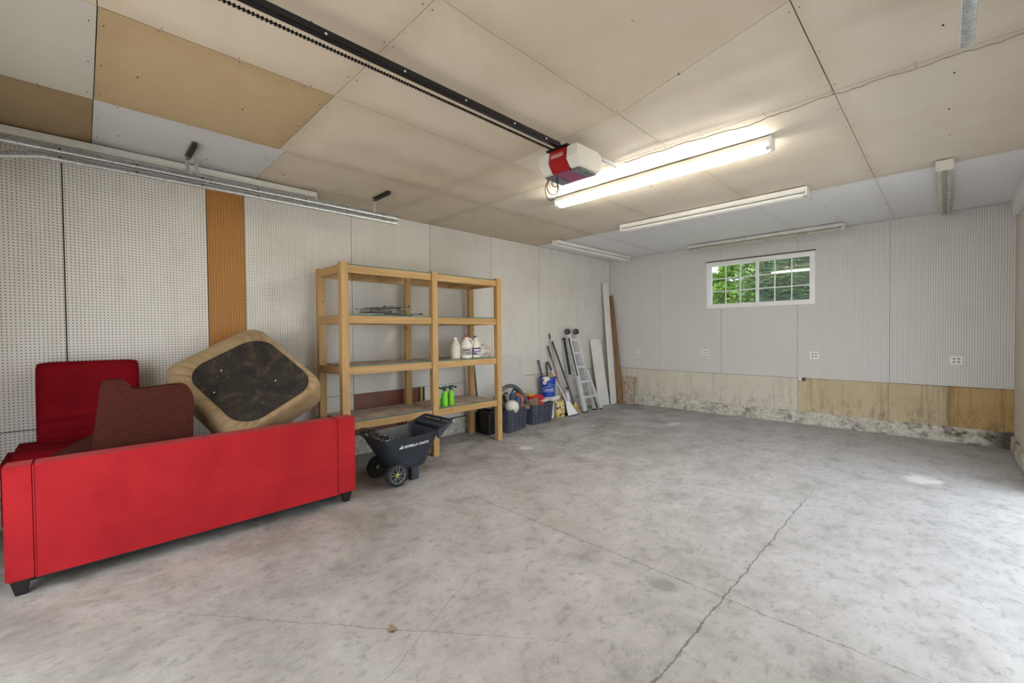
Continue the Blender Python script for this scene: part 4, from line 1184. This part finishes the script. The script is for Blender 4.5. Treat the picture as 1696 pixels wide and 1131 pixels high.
# contents of the first tote
bl = thing('leaf_blower', 'orange and blue blower lying on top of the dark blue tote', 'blower', loc(T1, R1, .03, .03, .29)[:], (0, 0, R1), world=False); bl.scale = (1.15, 1.15, 1.15)
B().lathe([(.03, -.14), (.085, -.11), (.105, -.02), (.10, .06), (.075, .12), (.03, .14)], (0, 0, 0), 20, 'y').xf(Matrix.Translation((.02, .10, .13)) @ Matrix.Rotation(.9, 4, 'X')).build('motor_housing', 'orange', bl, ang=60)
B().lathe([(.05, -.03), (.075, -.02), (.078, .02), (.05, .035)], (0, 0, 0), 18, 'x').xf(Matrix.Translation((.11, -.01, .15))).build('fan_cover', 'blue_grey', bl)
B().lathe([(.045, -.03), (.065, -.02), (.068, .02), (.04, .035)], (0, 0, 0), 16, 'x').xf(Matrix.Translation((.06, -.08, .22))).build('fan_cover', 'blue_grey', bl)
vb = B()
for k in range(5):
    a = 2 * PI * k / 5; vb.box(.146, .150, -.01 + math.cos(a) * .035 - .008, -.01 + math.cos(a) * .035 + .008, .15 + math.sin(a) * .035 - .008, .15 + math.sin(a) * .035 + .008)
vb.build('vent', 'cap_blue', bl)
B().tube(catmull([(.05, -.10, .26), (.03, 0, .31), (.03, .10, .28), (.02, .16, .20)], 6), .016, 8).build('handle', 'blue_grey', bl)
B().tube([(.08, .12, .05), (.12, .26, .03)], [.05, .035], 14).build('nozzle', 'cardboard', bl)
hp = catmull([(.36, 4.60, .50), (.43, 4.66, .64), (.46, 4.80, .715), (.47, 4.95, .70), (.48, 5.08, .61), (.50, 5.17, .50), (.505, 5.205, .41), (.46, 5.20, .37)], 22)
tag(B().tube(hp, [.030 + (.003 if i % 2 else -.002) for i in range(len(hp))], 12).build('vacuum_hose', 'hose', None, ang=80), 'grey ribbed vacuum hose arching over the orange blower', 'hose')
tag(blob(loc(T1, R1, .10, -.10, .30), .12, .125, .115, 9, .05).build('fabric_bag', 'white_bag', None), 'round cream bag bulging from the front of the dark blue tote', 'bag')
tag(blob(loc(T1, R1, -.06, -.17, .30), .11, .11, .14, 14, .4).build('dust_bag', 'tote_black', None), 'crumpled black bag behind the shelf post on the tote', 'bag')
tl2 = thing('power_tool', 'black and grey power tool lying over the tote behind the shelf post', 'tool', loc(T1, R1, -.08, -.12, .52)[:], (0, 0, R1), world=False)
B().lathe([(.025, -.12), (.045, -.08), (.05, .04), (.03, .10)], (0, 0, 0), 14, 'y').build('body', 'handle_dark', tl2)
B().tube([(0, -.02, 0), (.03, -.06, -.07), (.04, -.08, -.10)], .02, 10).build('grip', 'handle_dark', tl2)
B().tube([(0, .09, 0), (.0, .16, .01)], .018, 12).build('chuck', 'alu_dull', tl2)
wp = catmull([loc(T1, R1, -.05, -.20, .42), loc(T1, R1, 0, -.30, .50), loc(T1, R1, .02, -.22, .58), loc(T1, R1, 0, -.10, .61), loc(T1, R1, -.03, .0, .57)], 8)
tag(B().tube(wp, .012, 8).build('extension_cord', 'handle_dark', None), 'black cord looped over the left end of the blue tote', 'cord')
pw = thing('tool_case', 'brown tool case wedged at the right end of the first tote', 'case', loc(T1, R1, .10, .20, .31)[:], (0, 0, R1), world=False)
B().box(-.05, .05, -.07, .07, 0, .09).build('body', 'brown_wood', pw, bevel=.01)
B().tube([(.03, -.05, .09), (.03, -.03, .12), (.03, .03, .12), (.03, .05, .09)], .006, 8).build('handle', 'handle_dark', pw)
# contents of the second tote
gc = thing('fuel_can', 'red plastic fuel can lying on the second tote', 'fuel can', loc(T2, R2, -.02, -.02, .325)[:], (0, 0, R2), world=False)
B().prism([(-.22, .04), (-.20, .14), (-.10, .165), (.10, .15), (.20, .09), (.21, .03), (-.05, 0)], 'x', -.12, .10).build('body', 'red_plastic', gc, bevel=.02, seg=3)
B().tube(catmull([(.105, .02, .05), (.125, .06, .075), (.125, .14, .075), (.105, .18, .045)], 6), .013, 8).build('handle', 'red_plastic', gc)
B().box(-.14, .08, -.24, -.06, .150, .178).build('yellow_lid', 'yellow', gc, bevel=.008)
B().tube([(-.02, -.2, .09), (-.02, -.26, .12)], [.025, .02], 12).build('spout', 'red_plastic', gc)
bx = B().obox(loc(T2, R2, .10, -.20, .375), (.14, .15, .11), Matrix.Rotation(.5, 3, 'Z') @ Matrix.Rotation(.3, 3, 'X')).build('cardboard_box', 'cardboard', None, bevel=.003)
tag(bx, 'small brown cardboard box in the left end of the second tote', 'box')
for k, (dx, dy, dz, r, m_) in enumerate(((.11, .06, .375, .35, 'paper'), (.12, .15, .372, -.2, 'paper'), (.11, .12, .392, .1, 'white_cloth'))):
    pb = B()
    R_ = Matrix.Rotation(r + R2, 3, 'Z') @ Matrix.Rotation(.12, 3, 'X')
    for q in range(3): pb.obox(loc(T2, R2, dx, dy, dz + q * .0045), (.15 - q * .012, .20 - q * .01, .003), R_ @ Matrix.Rotation(q * .08, 3, 'Z'))
    tag(pb.build('leaflet', m_, None), ('creased paper leaflet fanned over the red can in the second tote', 'paper leaflet at the right end of the second tote', 'white leaflet on top of the others in the second tote')[k], 'paper', 'leaflets in the second tote')
tag(B().lathe([(.03, 0), (.09, .02), (.10, .05), (.07, .075)], loc(T2, R2, .09, -.06, .30)[:], 18).build('plastic_bowl', 'red_plastic', None), 'dark red bowl showing below the papers in the second tote', 'bowl')

# white box, bucket and what is in it
bxw = thing('foam_box', 'white lidded box standing behind the second tote under the blue bucket', 'box', (.19, 6.13, 0))
B().box(.05, .33, 5.99, 6.29, 0, .36).build('body', 'white_panel', bxw, bevel=.01)
B().box(.04, .34, 5.98, 6.30, .36, .392).build('lid', 'white_panel', bxw, bevel=.008)
BX, BY, BZ = .20, 6.10, .392
bu = thing('bucket', 'blue plastic bucket holding tools and rags', 'bucket', (BX, BY, BZ), world=False)
prof = [(.125, 0), (.130, .004), (.148, .315), (.158, .318), (.158, .345), (.152, .348), (.152, .362), (.144, .362), (.128, .02)]
B().lathe(prof, (0, 0, 0), 32).build('shell', 'bucket', bu, ang=40)
pts = [(.158 * math.cos(a), .158 * math.sin(a), .33 - .10 * math.sin((a - .2) / (PI + .0) * 1.0) * 0 ) for a in (0.0,)]
hd = [Vector((.155 * math.cos(t_), .155 * math.sin(t_), .335 - .0 * t_)) for t_ in (0.0,)]
B().tube(catmull([(-.06, -.152, .335), (.06, -.165, .27), (.15, -.06, .225), (.155, .06, .232), (.09, .155, .28), (-.06, .152, .335)], 8), .003, 6).build('bail', 'alu_dull', bu)
# logo: lettering bent round the shell, framed by a gabled outline
LA = math.atan2(-6.10, 5.413 - .20) + .12
def on_bucket(s_, z, push=.0015):
    a = LA + s_ / .145; r = .130 + (.148 - .130) * z / .315 + push
    return Vector((r * math.cos(a), r * math.sin(a), z))
def wrap_text(name, s_, size, mat, s0, z0, parent):
    me = text_mesh(s_, size, .0006, 0, .0006); me.materials.clear(); me.materials.append(MAT[mat])
    for v in me.vertices: v.co = on_bucket(s0 + v.co.x, z0 + v.co.y, .0016 + v.co.z)
    o = bpy.data.objects.new(name, me); C.objects.link(o); o.parent = parent; return o
wrap_text('name_print', "LOWE'S", .052, 'white_print', -.088, .115, bu)
ol = [(-.118, .10), (.118, .10), (.118, .17), (.05, .185), (0, .205), (-.05, .185), (-.118, .17), (-.118, .10)]
op_ = []
for (a, b2), (c_, d_) in zip(ol, ol[1:]):
    for k in range(6): op_.append(on_bucket(a + (c_ - a) * k / 6, b2 + (d_ - b2) * k / 6, .002))
B().tube(op_ + [op_[0]], .002, 5, False).build('logo_outline', 'white_print', bu)
rg = B(); nU, nV = 10, 16; vs = []
for j in range(nV + 1):
    for i in range(nU + 1):
        s_ = -.10 + .11 * i / nU + .012 * math.sin(j * .7); t_ = j / nV
        if t_ < .3: p = on_bucket(s_, .366, -.055 + .2 * t_ ) + Vector((0, 0, .004 + .006 * math.sin(i)))
        else:
            zz = .366 - (t_ - .3) * (.14 + .06 * math.sin(i * .5)); p = on_bucket(s_, zz, .018 + .006 * math.sin(i * 1.3 + j * .4)); 
        vs.append(p)
rg.add(vs, [(j * (nU + 1) + i, j * (nU + 1) + i + 1, (j + 1) * (nU + 1) + i + 1, (j + 1) * (nU + 1) + i) for j in range(nV) for i in range(nU)])
rg.xf(Matrix.Translation((BX, BY, BZ)))
ro = rg.build('rag', 'white_cloth', None); so_ = ro.modifiers.new('t', 'SOLIDIFY'); so_.thickness = .004
tag(ro, 'white rag hanging over the rim of the blue bucket', 'rag')
tag(blob((BX + .05, BY + .03, BZ + .34), .055, .075, .045, 3, .12).build('sponge', 'sponge', None), 'tan sponge resting on the rim of the blue bucket', 'sponge')
def pole(name, label, a, b, r, mat, cat='tool handle', grip=None, world=True):
    a, b = Vector(a), Vector(b)
    t = thing(name, label, cat, a[:])
    B().tube([a, b], r, 10).build('shaft', mat, t)
    d = (b - a)
    if grip: B().tube([a + d * (1 - grip), b], r * 1.35, 10).build('grip', 'handle_dark', t)
    return t, a, b
p1, a, b = pole('hand_trowel', 'short tool with a black grip standing at the left in the blue bucket', (BX - .02, BY - .03, BZ + .03), (.04, 6.02, 1.06), .012, 'alu_dull', grip=.5)
p2, a, b = pole('hand_rake', 'short tool with a dark grip standing at the right in the blue bucket', (BX - .03, BY + .06, BZ + .03), (.06, 6.22, 1.0), .012, 'alu_dull', grip=.45)

# long tools between bucket and ladder
t1, a, b = pole('push_broom', 'thin grey pole leaning highest beside the blue bucket', (.30, 6.42, .02), (.025, 6.36, 1.55), .011, 'handle_wood', grip=.06)
B().box(.26, .34, 6.36, 6.50, .0, .05).build('head', 'handle_dark', t1, bevel=.01)
t2, a, b = pole('hoe', 'dark topped reddish handle leaning between bucket and ladder', (.36, 6.50, .02), (.03, 6.30, 1.32), .012, 'handle_red', grip=.18)
B().box(.32, .40, 6.46, 6.54, .0, .03).build('head', 'dark_steel', t2, bevel=.003)
t3, a, b = pole('corn_broom', 'black handled straw broom leaning against the wall beside the ladder', (.33, 6.72, .20), (.03, 6.44, 1.40), .013, 'handle_dark', grip=.6)
B().lathe([(.014, .22), (.02, .20), (.045, .13)], (.345, 6.735, 0), 14).build('ferrule', 'yellow', t3)
B().hexa([(.31, 6.62, .0), (.43, 6.66, .0), (.43, 6.86, .0), (.31, 6.84, .0), (.33, 6.70, .15), (.37, 6.70, .15), (.37, 6.78, .15), (.33, 6.78, .15)]).build('bristles', 'straw', t3, bevel=.01)
t4, a, b = pole('snow_shovel', 'white bladed snow shovel with a pale shaft leaning by the sack', (.36, 6.46, .24), (.04, 6.28, 1.02), .012, 'white_print', grip=.22, cat='shovel')
sv = B(); vs = []; nU, nV = 8, 6
for j in range(nV + 1):
    for i in range(nU + 1):
        u = -1 + 2 * i / nU; v = j / nV; hw = .045 + .115 * v ** .8
        vs.append((.37 + .10 * v - .02 * (1 - u * u) * (1 - v), 6.47 + .06 * v + u * hw, .27 - .262 * v))
sv.add(vs, [(j * (nU + 1) + i, j * (nU + 1) + i + 1, (j + 1) * (nU + 1) + i + 1, (j + 1) * (nU + 1) + i) for j in range(nV) for i in range(nU)])
o = sv.build('blade', 'white_print', t4); so_ = o.modifiers.new('t', 'SOLIDIFY'); so_.thickness = .006
B().bar((.475, 6.37, .012), (.475, 6.69, .012), .012, .016).build('wear_strip', 'handle_dark', t4)
sk = thing('garden_sack', 'small yellow printed sack standing between the second tote and the shovel', 'sack', (.40, 6.15, 0))
b = slab(.20, .33, .10, 20, 24, 4, .04, None).xf(Matrix.Translation((.40, 6.20, .165)) @ Matrix.Rotation(-.12, 4, 'Z') @ Matrix.Rotation(-.06, 4, 'Y'))
b.build('bag', 'sack', sk)
B().box(.375, .425, 6.10, 6.30, .325, .335).build('top_fold', 'straw', sk, bevel=.003)
gt = thing('sprayer_tank', 'grey canister half hidden behind the broom and ladder', 'canister', (.17, 6.72, 0))
B().lathe([(.07, 0), (.075, .01), (.075, .38), (.05, .43), (.02, .45)], (.17, 6.72, 0), 20).build('tank', 'alu_dull', gt)
B().lathe([(.025, .45), (.025, .48), (.01, .50)], (.17, 6.72, 0), 12).build('cap', 'handle_dark', gt)

# ---- folding ladder
ld = thing('multi_ladder', 'aluminium folding ladder with black hinges leaning on the left wall', 'ladder', (.3, 7.1, 0))
def rail(pts, w=.042, h=.07, mat='alu'):
    b = B()
    for p, q in zip(pts, pts[1:]): b.bar(p, q, h, w, (0, 1, 0))
    return b.build('rail', mat, ld, bevel=.003)
# front section
LT, RT = (.13, 6.82, 1.53), (.13, 7.09, 1.53)
rail([LT, (.30, 6.88, .70), (.43, 6.92, .02)]); rail([RT, (.245, 7.14, .95), (.44, 7.47, .02)])
rail([(.235, 7.10, .92), (.40, 7.30, .03)], .04, .06, 'alu_dull'); rail([(.245, 6.90, .92), (.40, 7.02, .03)], .04, .06, 'alu_dull')
# rear section, folded close behind
rail([(.05, 6.76, 1.44), (.16, 6.80, .70), (.24, 6.84, .06)], .04, .058, 'alu_dull'); rail([(.05, 7.04, 1.44), (.20, 7.26, .06)], .04, .058, 'alu_dull')
B().bar((.155, 6.812, 1.46), (.318, 6.872, .72), .022, .044, (0, 1, 0)).build('label_strip', 'handle_dark', ld)
B().bar((.072, 6.762, 1.40), (.175, 6.80, .74), .03, .044, (0, 1, 0)).build('label_strip', 'handle_dark', ld)
def lerp(a, b, t): return tuple(a[i] + (b[i] - a[i]) * t for i in range(3))
for z in (1.42, 1.155, .885, .59, .29):
    if z > .7: lf = lerp((.30, 6.88, .70), LT, (z - .7) / .83)
    else: lf = lerp((.43, 6.92, .02), (.30, 6.88, .70), (z - .02) / .68)
    if z > .95: rt = lerp((.245, 7.14, .95), RT, (z - .95) / .58)
    else: rt = lerp((.44, 7.47, .02), (.245, 7.14, .95), (z - .02) / .93)
    B().bar(lf, rt, .055, .042).build('rung', 'alu', ld, bevel=.004)
    B().bar((lf[0] - .09, lf[1] - .02, z - .03), (rt[0] - .09, rt[1] - .06, z - .03), .03, .026).build('rung', 'alu_dull', ld, bevel=.004)
for y in (6.81, 7.085):
    h_ = B().lathe([(.04, -.028), (.058, -.022), (.058, .022), (.04, .028)], (.115, y, 1.585), 20, 'y').build('hinge', 'handle_dark', ld)
    B().lathe([(.032, -.034), (.038, -.028), (.038, .028), (.032, .034)], (.115, y, 1.585), 16, 'y').build('hinge_plate', 'hose', h_)
B().lathe([(.025, -.02), (.036, -.015), (.036, .015), (.025, .02)], (.06, 6.76, 1.43), 14, 'y').build('lock_knob', 'handle_dark', ld)
for p in ((.43, 6.92, .012), (.44, 7.47, .012), (.40, 7.30, .012), (.40, 7.02, .012)):
    B().box(p[0] - .035, p[0] + .035, p[1] - .022, p[1] + .022, 0, .028).build('foot', 'handle_dark', ld, bevel=.004)

# ---- boards in the corner
lean('shelf_panel', 7.735, 8.12, .22, .035, 1.42, .016, 'white_panel', 'short white board leaning on the wall to the right of the ladder', 'board', -.06)
lean('trim_board', 8.13, 8.335, .26, .03, 2.66, .02, 'white_trim', 'tallest white board leaning in the corner', 'board', .04)
o = lean('plank', 8.355, 8.40, .33, .035, 2.38, .09, 'brown_wood', 'narrow brown plank leaning in the corner beside the tall white board', 'plank', .05)
b = B().box(.36, .66, 0, .014, 0, .60); b.v = [(x + .03 * z, y, z) for x, y, z in b.v]
b.xf(Matrix.Translation((0, 8.37, 0)) @ Matrix.Rotation(-.165, 4, 'X')); zm = min(v[2] for v in b.v); b.v = [(x, y, z - zm) for x, y, z in b.v]
tag(b.build('chipboard_offcut', 'osb', None), 'stained chipboard offcut leaning on the back wall in the corner', 'board')
# dead leaf on the floor
rnl = random.Random(4)
for i, (x, y) in enumerate(((3.352, 1.13),)):
    lb = B(); vs = []
    for k in range(10):
        a = 2 * PI * k / 10; rr = .03 * (1 + .3 * math.sin(3 * a)); vs.append((x + rr * math.cos(a), y + rr * .6 * math.sin(a), .004 + .006 * abs(math.cos(a))))
    vs.append((x, y, .003)); lb.add(vs, [(k, (k + 1) % 10, 10) for k in range(10)])
    o = lb.build('dry_leaf', 'cardboard', None); tag(o, 'curled dry brown leaf on the concrete floor near the camera', 'leaf')

for o in list(bpy.data.objects):
    if '_off' in o: del o['_off']
